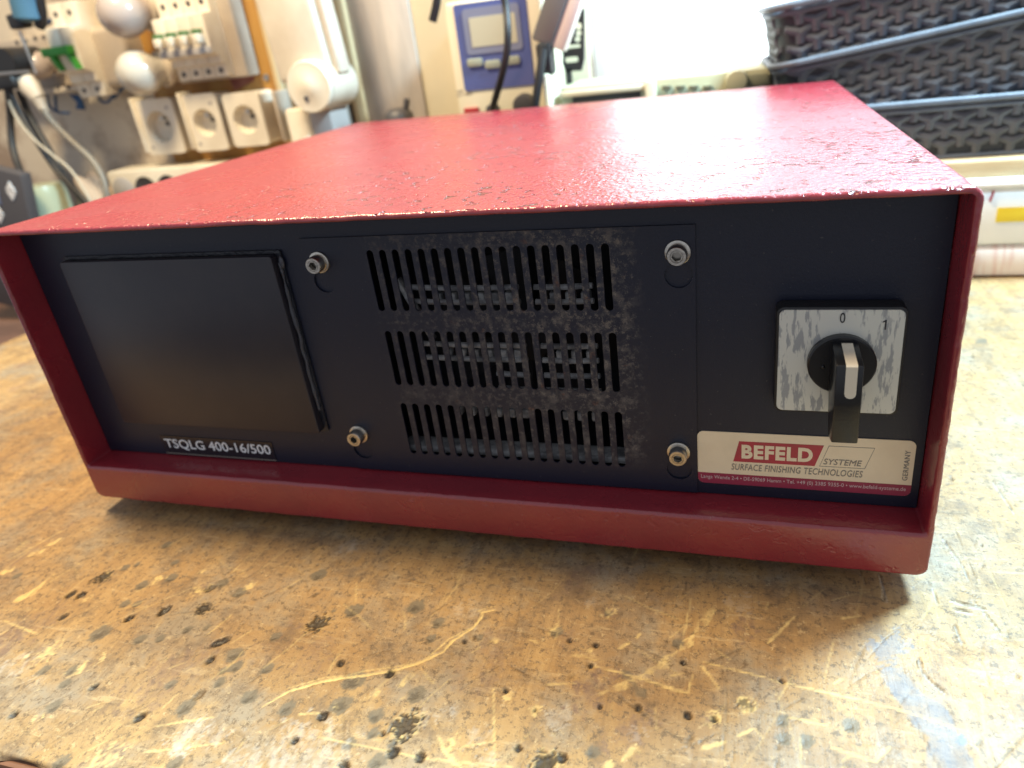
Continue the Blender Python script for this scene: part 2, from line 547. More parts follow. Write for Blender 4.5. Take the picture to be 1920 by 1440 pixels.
# ------------------------------------------------------------------ the workbench
def bench_material():
    Mt = bpy.data.materials.new("worn_bench_wood")
    Mt.use_nodes = True
    N, L = Mt.node_tree.nodes, Mt.node_tree.links
    p = N["Principled BSDF"]
    tc = N.new("ShaderNodeTexCoord")
    def mapping(scale, rot=0.0):
        mp = N.new("ShaderNodeMapping")
        mp.inputs["Scale"].default_value = scale
        mp.inputs["Rotation"].default_value = (0, 0, rot)
        L.new(tc.outputs["Object"], mp.inputs[0])
        return mp.outputs[0]
    def noise(vec, scale, detail=4, rough=0.6, dist=0.0):
        n = N.new("ShaderNodeTexNoise")
        n.inputs["Scale"].default_value = scale
        n.inputs["Detail"].default_value = detail
        n.inputs["Roughness"].default_value = rough
        n.inputs["Distortion"].default_value = dist
        L.new(vec, n.inputs[0])
        return n.outputs[0]
    def rng_(src, a, b, c=0.0, d=1.0):
        r = N.new("ShaderNodeMapRange")
        for i, v in enumerate((a, b, c, d)):
            r.inputs[i + 1].default_value = v
        L.new(src, r.inputs[0])
        return r.outputs[0]
    def mth(op, a, b=0.0):
        x = N.new("ShaderNodeMath")
        x.operation = op
        for i, v in enumerate((a, b)):
            if isinstance(v, (int, float)):
                x.inputs[i].default_value = v
            else:
                L.new(v, x.inputs[i])
        return x.outputs[0]
    def mix(fac, a, b):
        x = N.new("ShaderNodeMix")
        x.data_type = 'RGBA'
        L.new(fac, x.inputs[0])
        for i, v in ((6, a), (7, b)):
            if isinstance(v, tuple):
                x.inputs[i].default_value = (*v, 1)
            else:
                L.new(v, x.inputs[i])
        return x.outputs[2]
    def attr(n):
        a = N.new("ShaderNodeAttribute")
        a.attribute_name = n
        return a.outputs["Fac"]
    plain = mapping((1, 1, 1))
    grain = mapping((1, 0.10, 1), rad(14))
    fine = mapping((1, 0.05, 1), rad(14))
    cross = mapping((0.14, 1, 1), rad(-38))
    c = mix(rng_(noise(grain, 48, 6, 0.65, 0.6), 0.36, 0.66), (0.43, 0.275, 0.118), (0.32, 0.190, 0.078))
    c = mix(rng_(noise(plain, 9, 6, 0.62), 0.48, 0.66, 0, 0.85), c, (0.235, 0.155, 0.090))
    c = mix(rng_(noise(plain, 21, 6, 0.70), 0.48, 0.64, 0, 0.85), c, (0.270, 0.225, 0.165))
    c = mix(rng_(noise(plain, 55, 6, 0.72), 0.50, 0.66, 0, 0.70), c, (0.150, 0.100, 0.062))
    c = mix(rng_(noise(fine, 210, 5, 0.65), 0.52, 0.66, 0, 0.45), c, (0.185, 0.115, 0.060))
    c = mix(rng_(noise(plain, 300, 8, 0.80), 0.515, 0.60, 0, 0.80), c, (0.115, 0.078, 0.048))
    c = mix(rng_(noise(cross, 210, 6, 0.72), 0.58, 0.66, 0, 0.35), c, (0.56, 0.41, 0.22))
    c = mix(rng_(noise(plain, 230, 8, 0.80), 0.565, 0.65, 0, 0.55), c, (0.58, 0.43, 0.23))
    c = mix(attr("stain"), c, (0.17, 0.105, 0.085))
    c = mix(attr("grey"), c, (0.140, 0.115, 0.080))
    c = mix(attr("blue"), c, (0.150, 0.165, 0.200))
    c = mix(attr("pale"), c, (0.74, 0.55, 0.23))
    c = mix(attr("white"), c, (0.70, 0.68, 0.62))
    c = mix(attr("dark"), c, (0.022, 0.015, 0.010))
    L.new(c, p.inputs["Base Color"])
    ro = rng_(noise(plain, 60, 5, 0.6), 0.35, 0.70, 0.46, 0.66)
    p.inputs["Specular IOR Level"].default_value = 0.38
    L.new(mth('ADD', ro, mth('MULTIPLY', attr("pale"), 0.25)), p.inputs["Roughness"])
    h = mth('ADD', mth('MULTIPLY', noise(fine, 260, 4, 0.65), 0.5), mth('MULTIPLY', noise(plain, 420, 4, 0.7), 0.5))
    h = mth('ADD', h, mth('MULTIPLY', noise(cross, 240, 4, 0.7), 0.45))
    h = mth('SUBTRACT', h, mth('MULTIPLY', attr("dark"), 0.8))
    b = N.new("ShaderNodeBump")
    b.inputs["Strength"].default_value = 0.65
    b.inputs["Distance"].default_value = 0.0008
    L.new(h, b.inputs["Height"])
    L.new(b.outputs[0], p.inputs["Normal"])
    return Mt

def axis(parts):
    out = []
    for a, b, step in parts:
        n = max(1, int(round((b - a) / step)))
        out += list(a + (b - a) * np.arange(n) / n)
    out.append(parts[-1][1])
    return np.array(out)

BX = axis([(-0.60, -0.42, 0.004), (-0.42, -0.27, 0.0015), (-0.27, 0.345, 0.00078), (0.345, 0.42, 0.002), (0.42, 0.80, 0.008)])
BY = axis([(-0.139, 0.012, 0.00075), (0.012, 0.12, 0.0016), (0.12, 0.30, 0.004), (0.30, 0.556, 0.008)])
GX, GY = np.meshgrid(BX, BY)
CH = {k: np.zeros(GX.shape, np.float32) for k in ("dark", "grey", "pale", "white", "blue", "stain")}
HT = np.zeros(GX.shape, np.float32)

def lattice(X, Y, cell, seed):
    """smooth value noise, 0..1"""
    x, y = X / cell + 4096, Y / cell + 4096
    xi, yi = np.floor(x).astype(np.int64), np.floor(y).astype(np.int64)
    fx, fy = x - xi, y - yi
    fx, fy = fx * fx * (3 - 2 * fx), fy * fy * (3 - 2 * fy)
    def hsh(a, b):
        n = (a * 374761393 + b * 668265263 + seed * 974634777) & 0xffffffff
        n = ((n ^ (n >> 13)) * 1274126177) & 0xffffffff
        return ((n ^ (n >> 16)) & 0xffff) / 65535.0
    return (hsh(xi, yi) * (1 - fx) + hsh(xi + 1, yi) * fx) * (1 - fy) + (hsh(xi, yi + 1) * (1 - fx) + hsh(xi + 1, yi + 1) * fx) * fy

def window_(x0, x1, y0, y1):
    i0, i1 = np.searchsorted(BX, x0), np.searchsorted(BX, x1)
    j0, j1 = np.searchsorted(BY, y0), np.searchsorted(BY, y1)
    return slice(j0, j1), slice(i0, i1)
_seed = [1]
def blob(px, py, r, ch, amt=1.0, stretch=1.0, ang=75.0, rough=0.35, depth=0.0, cell=0.35, world_xy=None):
    """r in millimetres on the bench top; stretch lengthens it along ang"""
    if world_xy:
        cx, cy = world_xy
    else:
        q = atz(px, py)
        cx, cy = q.x, q.y
    r *= 0.001 * {'pale': 0.66, 'white': 0.75, 'grey': 0.92, 'dark': 0.85}.get(ch, 1.0)
    R_ = r * stretch * 1.8
    sl = window_(cx - R_, cx + R_, cy - R_, cy + R_)
    X, Y = GX[sl] - cx, GY[sl] - cy
    if X.size == 0:
        return
    ca, sa = math.cos(rad(ang)), math.sin(rad(ang))
    u, v = (X * ca + Y * sa) / (r * stretch), (-X * sa + Y * ca) / r
    _seed[0] += 1
    nz = lattice(GX[sl], GY[sl], r * cell, _seed[0]) * 0.65 + lattice(GX[sl], GY[sl], r * cell * 0.4, _seed[0] + 500) * 0.35
    d = np.sqrt(u * u + v * v) + (nz - 0.5) * 2 * rough
    k = np.clip((1.0 - d) / max(0.0007 / r, 0.18), 0, 1) * amt
    if ch in ("pale", "white", "stain"):
        fz = lattice(GX[sl] + GY[sl] * 0.4, GY[sl] * 0.45, 0.0022, _seed[0] + 900) * 0.6 + lattice(GX[sl], GY[sl], 0.0009, _seed[0] + 950) * 0.4
        k = k * np.clip((fz - 0.34) * 2.6, 0, 1) * (0.30 if ch == "white" else 0.9)
    CH[ch][sl] = np.maximum(CH[ch][sl], k)
    if depth:
        HT[sl] = np.minimum(HT[sl], -depth * 0.001 * np.clip(1.15 - d, 0, 1))
def stroke(pts, w, ch, amt=1.0, rough=0.4, depth=0.0, world_pts=None, taper=True):
    """a scratch or smear along pixel points, w in millimetres"""
    P = world_pts if world_pts is not None else [tuple(atz(*q)[:2]) for q in pts]
    w *= 0.001
    _seed[0] += 1
    total = sum(math.dist(a, b) for a, b in zip(P, P[1:]))
    run = 0.0
    for a, b in zip(P, P[1:]):
        Ln = math.dist(a, b)
        if Ln < 1e-6:
            continue
        sl = window_(min(a[0], b[0]) - w * 2, max(a[0], b[0]) + w * 2, min(a[1], b[1]) - w * 2, max(a[1], b[1]) + w * 2)
        X, Y = GX[sl], GY[sl]
        if X.size:
            tx, ty = (b[0] - a[0]) / Ln, (b[1] - a[1]) / Ln
            t = np.clip((X - a[0]) * tx + (Y - a[1]) * ty, 0, Ln)
            d = np.hypot(X - a[0] - t * tx, Y - a[1] - t * ty)
            nz = lattice(X, Y, max(w * 1.3, 0.0012), _seed[0])
            s = (run + t) / total
            ww = w * 0.5 * (np.clip(np.minimum(s, 1 - s) * 6 + 0.35, 0, 1) if taper else 1.0)
            d = d + (nz - 0.5) * 2 * rough * ww
            k = np.clip((ww - d) / 0.0005 + 0.5, 0, 1) * amt * (1.0 - rough * 0.8 * lattice(X, Y, 0.004, _seed[0] + 77))
            if w > 0.0021 and ch == "pale":
                fz = lattice(X, Y * 0.35, 0.0016, _seed[0] + 300) * 0.6 + lattice(X, Y, 0.0008, _seed[0] + 350) * 0.4
                k = k * np.clip((fz - 0.30) * 2.8, 0.05, 1)
            CH[ch][sl] = np.maximum(CH[ch][sl], k)
            if depth:
                HT[sl] = np.minimum(HT[sl], -depth * 0.001 * np.clip((ww - d) / np.maximum(ww, 1e-6), 0, 1))
        run += Ln

# --- what the photograph shows, mark by mark
for x, y, r in ((133, 1114, 2.2), (153, 1115, 2.2), (242, 1159, 2.0), (307, 1145, 2.7), (394, 1237, 1.9), (175, 1288, 1.6), (118, 1157, 1.8),
                (262, 1345, 2.0), (639, 1243, 2.0), (731, 1263, 2.2), (738, 1411, 2.6), (787, 1420, 2.3), (605, 1343, 2.3), (871, 1202, 1.3),
                (949, 1295, 1.4), (552, 1389, 1.8), (645, 1435, 2.3), (717, 1376, 1.2), (1069, 1201, 1.4), (1118, 1210, 1.6), (1108, 1249, 1.4),
                (1282, 1242, 1.5), (1197, 1327, 1.7), (1290, 1342, 1.8), (1340, 1349, 1.6), (1126, 1325, 1.2), (1054, 1421, 2.2), (972, 1403, 1.6),
                (25, 1341, 1.6), (1017, 1303, 0.7), (1466, 1277, 1.2), (610, 1150, 0.9), (1003, 1331, 0.9)):
    blob(x, y, r * 1.15, "dark", 0.95, 1.0 + 0.5 * (x < 500), 65, 0.30, depth=1.6)
blob(414, 1203, 2.6, "dark", 0.95, 2.3, 40, 0.25, depth=1.4)
for x, y, r in ((192, 1083, 4.5), (595, 1170, 4.6), (761, 1360, 6.0), (1023, 1429, 4.5), (382, 1140, 4.0)):
    blob(x, y, r, "dark", 0.9, 1.3, 50, 0.9, depth=1.2, cell=0.22)
    blob(x + 6, y - 3, r * 1.35, "pale", 0.5, 1.2, 40, 1.0, cell=0.25)
blob(373, 1303, 2.4, "dark", 0.55, 1.5, 60, 0.3, depth=1.2)
for x, y, r in ((235, 1064, 2.6), (257, 1058, 2.0), (267, 1097, 3.4), (322, 1083, 3.4), (418, 1093, 3.2), (449, 1111, 3.4), (234, 1132, 2.8), (257, 1132, 2.4),
                (262, 1199, 3.0), (351, 1180, 2.5), (388, 1175, 2.0), (187, 1187, 5.0), (328, 1055, 2.2), (313, 1022, 3.0), (300, 1197, 2.4), (440, 1228, 4.2),
                (442, 1251, 3.2), (412, 1280, 2.8), (467, 1307, 3.6), (347, 1327, 4.0), (82, 1258, 3.0), (135, 1257, 2.8), (100, 1325, 3.2), (122, 1282, 2.6),
                (327, 1432, 3.2), (113, 1430, 3.4), (32, 1080, 2.6), (599, 1078, 4.0), (663, 1145, 4.4), (781, 1136, 4.2), (822, 1167, 3.0), (663, 1277, 5.0),
                (538, 1328, 3.6), (639, 1321, 4.6), (781, 1301, 4.0), (705, 1342, 3.2), (656, 1394, 2.8), (708, 1428, 3.4), (808, 1197, 2.6), (517, 1193, 2.8),
                (501, 1254, 3.0), (1043, 1185, 2.9), (1141, 1150, 2.2), (1271, 1206, 2.7), (1112, 1410, 2.8), (1596, 1360, 3.2), (1468, 1352, 2.6), (1470, 1386, 2.6),
                (1512, 1388, 2.8), (626, 1145, 1.4), (320, 1283, 2.6), (420, 1258, 2.2), (700, 1375, 2.6), (737, 1395, 2.2), (900, 1195, 1.8), (1840, 640, 4.0)):
    blob(x, y, r * 1.08, "grey", 0.85, 1.15, 60, 0.28, depth=0.25)
    blob(x - 3, y + 4, r * 0.5, "dark", 0.45, 1.4, 50, 0.7)
for a in (((25, 1128), (60, 1112), (80, 1095), (103, 1077)), ((0, 1076), (23, 1064)), ((53, 1042), (82, 1030)), ((90, 1022), (117, 1011)), ((30, 1035), (48, 1014))):
    stroke(a, 4.2, "pale", 0.95, 0.75, depth=0.5)
for x, y, r, s in ((77, 1227, 8.5, 1.4), (163, 1248, 5.0, 2.2), (293, 1088, 4.4, 1.5), (377, 1103, 5.0, 1.5), (167, 1122, 3.0, 1.5), (472, 1097, 4.0, 1.5),
                   (140, 1061, 2.4, 1.6), (928, 1202, 3.2, 1.0), (1004, 1331, 3.2, 1.3), (1335, 1349, 4.4, 1.2), (1141, 1150, 4.2, 1.2), (1043, 1182, 4.0, 1.2),
                   (225, 1035, 2.6, 1.4), (70, 1345, 3.0, 1.4), (195, 1420, 8.0, 1.6), (840, 1395, 4.0, 1.6), (955, 1305, 3.5, 1.3), (747, 1380, 3.5, 1.3),
                   (380, 1070, 2.4, 1.3), (120, 1100, 1.8, 1.3), (637, 1320, 3.0, 1.6), (705, 1300, 3.2, 1.2)):
    blob(x, y, r, "pale", 0.85, s, 55, 0.75, depth=0.25, cell=0.3)
    blob(x, y, r * 0.6, "stain", 0.6, s, 55, 0.9, cell=0.3)
blob(395, 1102, 2.8, "dark", 0.75, 1.5, 50, 0.4, depth=1.0)
blob(1399, 1322, 6.4, "pale", 1.0, 1.0, 0, 0.10, cell=0.5)
blob(1393, 1318, 2.2, "dark", 0.75, 1.6, 20, 0.9, cell=0.35)
blob(1406, 1326, 1.8, "dark", 0.6, 1.6, 20, 0.9, cell=0.35)
blob(1106, 1221, 2.3, "pale", 1.0, 1.0, 0, 0.10)
main = [(492, 1325), (541, 1296), (602, 1278), (651, 1270), (688, 1266), (740, 1256), (786, 1243), (831, 1221), (847, 1202), (886, 1177), (902, 1159), (905, 1148), (929, 1143)]
stroke(main, 1.1, "pale", 1.0, 0.5, depth=0.5)
stroke([(x + 8 * math.sin(i * 1.7), y - 6 - 3 * math.sin(i * 2.3)) for i, (x, y) in enumerate(main[1:])], 0.55, "pale", 0.8, 0.7, depth=0.2)
stroke([(748, 1288), (763, 1272), (776, 1262)], 2.2, "pale", 0.8, 0.9)
for a, w in ((((596, 1382), (725, 1408), (786, 1420), (853, 1428), (960, 1438)), 1.0), (((290, 1362), (345, 1352), (400, 1345)), 1.3), (((560, 1339), (600, 1337)), 1.2),
             (((1440, 1274), (1519, 1292), (1614, 1313), (1700, 1334), (1920, 1408)), 1.1), (((1108, 1249), (1165, 1262), (1290, 1298)), 0.9),
             (((1160, 1217), (1180, 1205)), 1.6), (((1194, 1197), (1200, 1188)), 1.4), (((1282, 1190), (1296, 1122)), 0.9), (((1316, 1249), (1350, 1293)), 1.5),
             (((1255, 1267), (1282, 1263)), 1.2), (((1240, 1287), (1290, 1300), (1298, 1266)), 0.9), (((1315, 1404), (1362, 1390)), 1.8), (((1380, 1381), (1413, 1367)), 1.4),
             (((1440, 1205), (1490, 1156)), 1.5), (((1564, 1282), (1578, 1274)), 1.6), (((1318, 1241), (1440, 1272)), 0.8), (((1166, 1427), (1182, 1410), (1200, 1400)), 3.6),
             (((1020, 1284), (1080, 1282)), 0.9), (((992, 1199), (1010, 1206)), 0.9), (((1575, 1160), (1615, 1155)), 1.2), (((1840, 1300), (1846, 1380), (1860, 1440)), 1.6),
             (((1560, 1402), (1640, 1427), (1668, 1400)), 1.3), (((1480, 1345), (1550, 1360)), 1.2), (((865, 1400), (925, 1390)), 0.9), (((925, 1290), (928, 1440)), 0.9),
             (((822, 1380), (835, 1410), (865, 1440)), 2.0), (((1130, 1436), (1150, 1432)), 3.5), (((270, 1410), (420, 1392)), 0.9), (((5, 1163), (72, 1190)), 1.2)):
    stroke(a, w * 0.75, "pale", 0.75, 0.7, depth=0.15)
stroke([(1125, 1302), (1176, 1282), (1200, 1268), (1245, 1242), (1258, 1231), (1276, 1216), (1302, 1190), (1340, 1138)], 3.2, "pale", 0.75, 0.95)
for x, y, r, a in ((541, 1412, 19, 0.8), (600, 1425, 12, 0.7), (363, 1367, 6.0, 0.95), (343, 1392, 6.5, 0.95), (403, 1380, 6.5, 0.6), (20, 1250, 9, 0.7), (801, 1345, 5.5, 0.7),
                   (847, 1336, 4.0, 0.85), (899, 1379, 6.0, 0.6), (648, 1028, 6.5, 0.6), (874, 1143, 6.5, 0.45), (1045, 1345, 6.0, 0.6), (1040, 1338, 3.0, 0.7),
                   (1313, 1391, 1.2, 0.9), (912, 1430, 5.0, 0.6), (1195, 1378, 4.0, 0.6), (70, 1275, 5.0, 0.5), (1290, 1412, 3.0, 0.5), (1110, 1130, 4.0, 0.35), (1385, 1130, 7.0, 0.4), (460, 1430, 7, 0.7)):
    blob(x, y, r, "white", a, 1.3, 30, 1.0, cell=0.22)
for x, y, r, s, a in ((290, 1283, 11, 1.6, 0.5), (549, 1170, 4.5, 1.2, 0.75), (1118, 1290, 7.0, 2.2, 0.75), (1179, 1377, 7.0, 1.6, 0.55), (20, 1200, 12, 1.4, 0.7), (1050, 1205, 5, 1.5, 0.4),
                      (588, 1230, 8, 1.4, 0.4), (350, 1240, 8, 1.6, 0.5), (1395, 1175, 5, 1.8, 0.6), (80, 1160, 9, 1.8, 0.45), (480, 1230, 8, 1.5, 0.35), (920, 1235, 12, 1.4, 0.4), (1085, 1085, 6, 2.5, 0.5)):
    blob(x, y, r, "stain", a, s, 60, 0.8, cell=0.4)
stroke([(1171, 1260), (1190, 1285), (1208, 1305)], 4.5, "grey", 0.85, 0.9)
for i, (a, w) in enumerate((((1672, 1266), 5), ((1704, 1305), 7), ((1738, 1345), 9), ((1770, 1388), 11), ((1792, 1440), 12))):
    if i:
        stroke([prev_, a], w, "blue", 0.70, 0.75, taper=False)
    prev_ = a
blob(1802, 1388, 2.0, "blue", 0.9, 1.4, 60, 0.5)
blob(1668, 1215, 6.0, "blue", 0.5, 1.5, 60, 0.8)
blob(1885, 1201, 2.2, "stain", 0.9, 2.0, -15, 0.4, depth=0.8)
for a, w in ((((1780, 1123), (1815, 1134), (1847, 1140)), 1.8), (((1786, 1140), (1822, 1148)), 1.5), (((1651, 1076), (1660, 1128)), 1.0), (((1722, 1232), (1725, 1250), (1734, 1268), (1751, 1284), (1772, 1299)), 1.3),
             (((1760, 1000), (1800, 1055), (1815, 1085)), 0.8), (((1789, 1170), (1800, 1205)), 0.8), (((1740, 1090), (1760, 1135)), 0.7), (((1825, 1125), (1880, 1190)), 0.7), (((1860, 900), (1900, 960)), 0.7)):
    stroke(a, w, "dark", 0.55, 0.6, depth=0.6)
    stroke([(x + 2, y + 4) for x, y in a], w * 0.6, "white", 0.55, 0.6)

# --- the countless fine cuts, dents and grain checks of the top
for i in range(900):
    x, y = rng.uniform(-0.27, 0.38), rng.uniform(-0.138, 0.10 if rng.random() < 0.7 else 0.38)
    a = rad(rng.choice([75, 75, 60, 40, -30, -8, 100]) + rng.normal(0, 14))
    Ln = rng.gamma(2.0, 0.007)
    bend = rng.normal(0, 0.12)
    P = [(x, y), (x + Ln * 0.5 * math.cos(a), y + Ln * 0.5 * math.sin(a)), (x + Ln * 0.5 * math.cos(a) + Ln * 0.5 * math.cos(a + bend), y + Ln * 0.5 * math.sin(a) + Ln * 0.5 * math.sin(a + bend))]
    k = rng.random()
    stroke(None, rng.uniform(0.40, 0.85), "dark" if k < 0.60 else "pale", rng.uniform(0.15, 0.48), 0.5, depth=0.18, world_pts=P)
for i in range(260):
    x, y = rng.uniform(-0.36, 0.40), rng.uniform(-0.138, 0.40)
    k = rng.random()
    blob(0, 0, rng.uniform(0.6, 1.5), "dark" if k < 0.6 else "white", rng.uniform(0.3, 0.8), rng.uniform(1, 2.2), rng.uniform(40, 110), 0.5, depth=0.3, world_xy=(x, y))
for i in range(34):                                                     # longer dark grain checks towards the far left end
    x, y = rng.uniform(-0.50, -0.23), rng.uniform(-0.10, 0.20)
    Ln = rng.uniform(0.02, 0.07)
    a = rad(80 + rng.normal(0, 5))
    stroke(None, rng.uniform(1.2, 2.6), "stain", rng.uniform(0.4, 0.8), 0.9, world_pts=[(x, y), (x + Ln * math.cos(a), y + Ln * math.sin(a))])
for px, py, r, s in ((35, 724, 4.5, 2.2), (88, 780, 4.0, 2.4), (80, 793, 2.2, 1.4), (50, 680, 4.5, 2.6), (42, 898, 2.4, 1.6), (88, 952, 2.4, 1.4), (60, 655, 3.5, 3.0)):
    blob(px, py, r, "stain", 0.9, s, 84, 0.5, depth=0.5)
stroke([(0, 890), (40, 868), (100, 823)], 1.6, "stain", 0.8, 0.6)

bench = thing("workbench", "worn golden brown wooden workbench top, scratched and pitted, under the red device", "workbench", (0.05, 0.2, 0.0))
ny, nx = GX.shape
edge_drop = np.where(GY < -0.1375, -0.0008, 0) + np.where(GY < -0.1385, -0.0012, 0)
Z = HT + edge_drop + (lattice(GX, GY, 0.03, 900) - 0.5) * 0.0005
co = np.stack([GX + (lattice(GX * 0 + GX, GY * 0, 0.01, 5) - 0.5) * 0.0, GY + np.where(GY < -0.1385, (lattice(GX, GY * 0, 0.02, 6) - 0.5) * 0.004, 0), Z], -1).reshape(-1, 3)
co -= np.array([0.05, 0.2, 0.0])
idx = np.arange(nx * ny).reshape(ny, nx)
quads = np.stack([idx[:-1, :-1], idx[:-1, 1:], idx[1:, 1:], idx[1:, :-1]], -1).reshape(-1, 4)
me = bpy.data.meshes.new("tabletop")
me.vertices.add(len(co))
me.vertices.foreach_set("co", co.astype(np.float32).ravel())
me.loops.add(quads.size)
me.loops.foreach_set("vertex_index", quads.astype(np.int32).ravel())
me.polygons.add(len(quads))
me.polygons.foreach_set("loop_start", np.arange(0, quads.size, 4, dtype=np.int32))
me.update(calc_edges=True)
me.polygons.foreach_set("use_smooth", [True] * len(quads))
for k, arr in CH.items():
    a = me.attributes.new(k, 'FLOAT', 'POINT')
    a.data.foreach_set("value", np.clip(arr, 0, 1).astype(np.float32).ravel())
M['bench'] = bench_material()
me.materials.append(M['bench'])
top = bpy.data.objects.new("tabletop", me)
COL.objects.link(top)
top.parent = bench
M['bench_edge'] = mat("dark_bench_edge", (0.26, 0.115, 0.06), 0.7, color2=(0.13, 0.06, 0.035), nscale=40, stretch=(0.2, 1, 1), bump=0.6, bscale=90)
MB().box((-0.600, -0.1410, -0.045), (0.80, 0.556, -0.0023), 0.002).build("edge_board", M['bench_edge'], bench)
for x in (-0.54, 0.74):
    for y in (-0.09, 0.50):
        MB().box((x - 0.035, y - 0.035, -0.85), (x + 0.035, y + 0.035, -0.0455), 0.003).build("leg", M['bench_edge'], bench)

# ------------------------------------------------------------------ the red device
Z0, H, W2, D = 0.010, 0.1659, 0.225, 0.3854
PY = 0.0168                                    # front face of the recessed black panel
dev = thing("power_supply", "red hammered metal power supply unit with recessed black front panel on the workbench", "power supply", (0, 0.19, Z0))

def shell():
    """folded sheet case: outer skin, rounded front lip, inner throat back to the panel"""
    mb = MB()
    def loop(x, z0, z1, r, y, n=6, step=0.0022, wob=0.0):
        pts = []
        cs = ((x - r, z0 + r, -90), (x - r, z1 - r, 0), (-x + r, z1 - r, 90), (-x + r, z0 + r, 180))
        for i, (cx, cz, a0) in enumerate(cs):
            for k in range(n + 1):
                a = rad(a0 + 90 * k / n)
                pts.append(Vector((cx + r * math.cos(a), y, cz + r * math.sin(a))))
            nx_, nz_, na = cs[(i + 1) % 4]
            a = rad(na)
            b = Vector((nx_ + r * math.cos(a), y, nz_ + r * math.sin(a)))
            c = pts[-1].copy()
            m_ = SEGN[i]
            for k in range(1, m_):
                pts.append(c.lerp(b, k / m_))
        if wob:
            arr = np.array([[p.x, p.z] for p in pts])
            w1 = lattice(arr[:, 0] + y * 3, arr[:, 1] + y * 2, 0.0065, 31) - 0.5
            w2 = lattice(arr[:, 0] - y * 3, arr[:, 1] + y, 0.0028, 37) - 0.5
            for p, a, b in zip(pts, w1, w2):
                p.z += wob * (a + 0.6 * b)
                p.x += wob * (b + 0.6 * a)
                p.y += wob * 0.6 * (a - b)
        return [mb.bm.verts.new(p) for p in pts]
    global SEGN
    SEGN = (70, 190, 70, 190)
    zb, zt = Z0, Z0 + H
    L_ = []
    L_.append(loop(W2 - 0.0028, zb + 0.0225, zt - 0.0026, 0.0012, 0.060))
    L_.append(loop(W2 - 0.0028, zb + 0.0225, zt - 0.0026, 0.0012, 0.030))
    for y in (0.014, 0.006):
        L_.append(loop(W2 - 0.0028, zb + 0.0225, zt - 0.0026, 0.0012, y, wob=0.00015))
    for k in range(4):                                      # inner lip rounding
        a = rad(90 * k / 3)
        o = 0.0012 * (1 - math.cos(a))
        L_.append(loop(W2 - 0.0028 + o * 0.9, zb + 0.0225 - o * 1.6, zt - 0.0026 + o * 0.7, 0.0014, 0.0014 - 0.0014 * math.sin(a), wob=0.00028))
    for k in range(5):                                      # outer lip rounding
        a = rad(90 * k / 4)
        o = 0.0016 * (1 - math.sin(a))
        L_.append(loop(W2 - o, zb + o, zt - o, 0.0050, 0.0016 * (1 - math.cos(a)), wob=0.00034))
    for y in (0.005, 0.010, 0.016, 0.024, 0.034, 0.05, 0.07, 0.1, 0.14, 0.18, 0.23, 0.28, 0.33, D - 0.002):
        L_.append(loop(W2, zb, zt, 0.0050, y, wob=0.00026))
    L_.append(loop(W2 - 0.0015, zb + 0.0015, zt - 0.0015, 0.0040, D))
    n = len(L_[0])
    for A, B in zip(L_, L_[1:]):
        for k in range(n):
            mb.bm.faces.new((A[k], A[(k + 1) % n], B[(k + 1) % n], B[k]))
    return mb
shell().build("case", M['red'], dev, angle=60)
MB().box((-W2 + 0.003, D - 0.004, Z0 + 0.003), (W2 - 0.003, D - 0.001, Z0 + H - 0.003), 0.0005).build("back_plate", M['panel'], dev)
for x in (-0.17, 0.17):
    for y in (0.055, D - 0.05):
        MB().cyl((x, y, 0.0), (x, y, Z0 + 0.0004), 0.011, 0.0125, 20).build("rubber_foot", M['rubber'], dev)

PZ0, PZ1, PX = Z0 + 0.0230, Z0 + H - 0.0031, W2 - 0.0033
win = [(-0.024, 0.042), (0.104, 0.042), (0.104, 0.1585), (-0.024, 0.1585)]
MB().plate([(-PX, PZ0), (PX, PZ0), (PX, PZ1), (-PX, PZ1)], [win], facing(PY + 0.002), 0.002).build("front_panel", M['panel'], dev)

# vent cover with three rows of slots and four keyhole openings
SX0, SDX, NS = -0.0140, 0.00640, 18
ROWS = ((0.1255, 0.1557), (0.0857, 0.1153), (0.0452, 0.0755))
def slot(cx, z0, z1, w=0.00345, n=6):
    r = w / 2
    out = [(cx + r * math.cos(rad(180 + 180 * k / n)), z0 + r + r * math.sin(rad(180 + 180 * k / n))) for k in range(n + 1)]
    out += [(cx + r * math.cos(rad(180 * k / n)), z1 - r + r * math.sin(rad(180 * k / n))) for k in range(n + 1)]
    return out
holes = [slot(SX0 + i * SDX + (0.0004 if r_ else 0), z0, z1) for r_, (z0, z1) in enumerate(ROWS) for i in range(NS)]
VY = PY - 0.0010
keys = []
scr = []
for px, py, dz in ((600, 491, -1), (1270.8, 472.5, -1), (674, 813, -1), (1272.5, 846, -1)):
    q = at(px, py, VY)
    scr.append((q.x, q.z))
    keys.append(circ(q.x, q.z - 0.0098, 0.0057, 24))
vent = MB().plate([(-0.0492, PZ0 + 0.0004), (0.1299, PZ0 + 0.0004), (0.1312, 0.1622), (-0.0492, 0.1622)], holes + keys[:2] + [[(x, max(z, PZ0 + 0.0012)) for x, z in k] for k in keys[2:]], facing(PY - 0.0001), 0.0009)
vent.build("vent_plate", M['vent'], dev, angle=30)

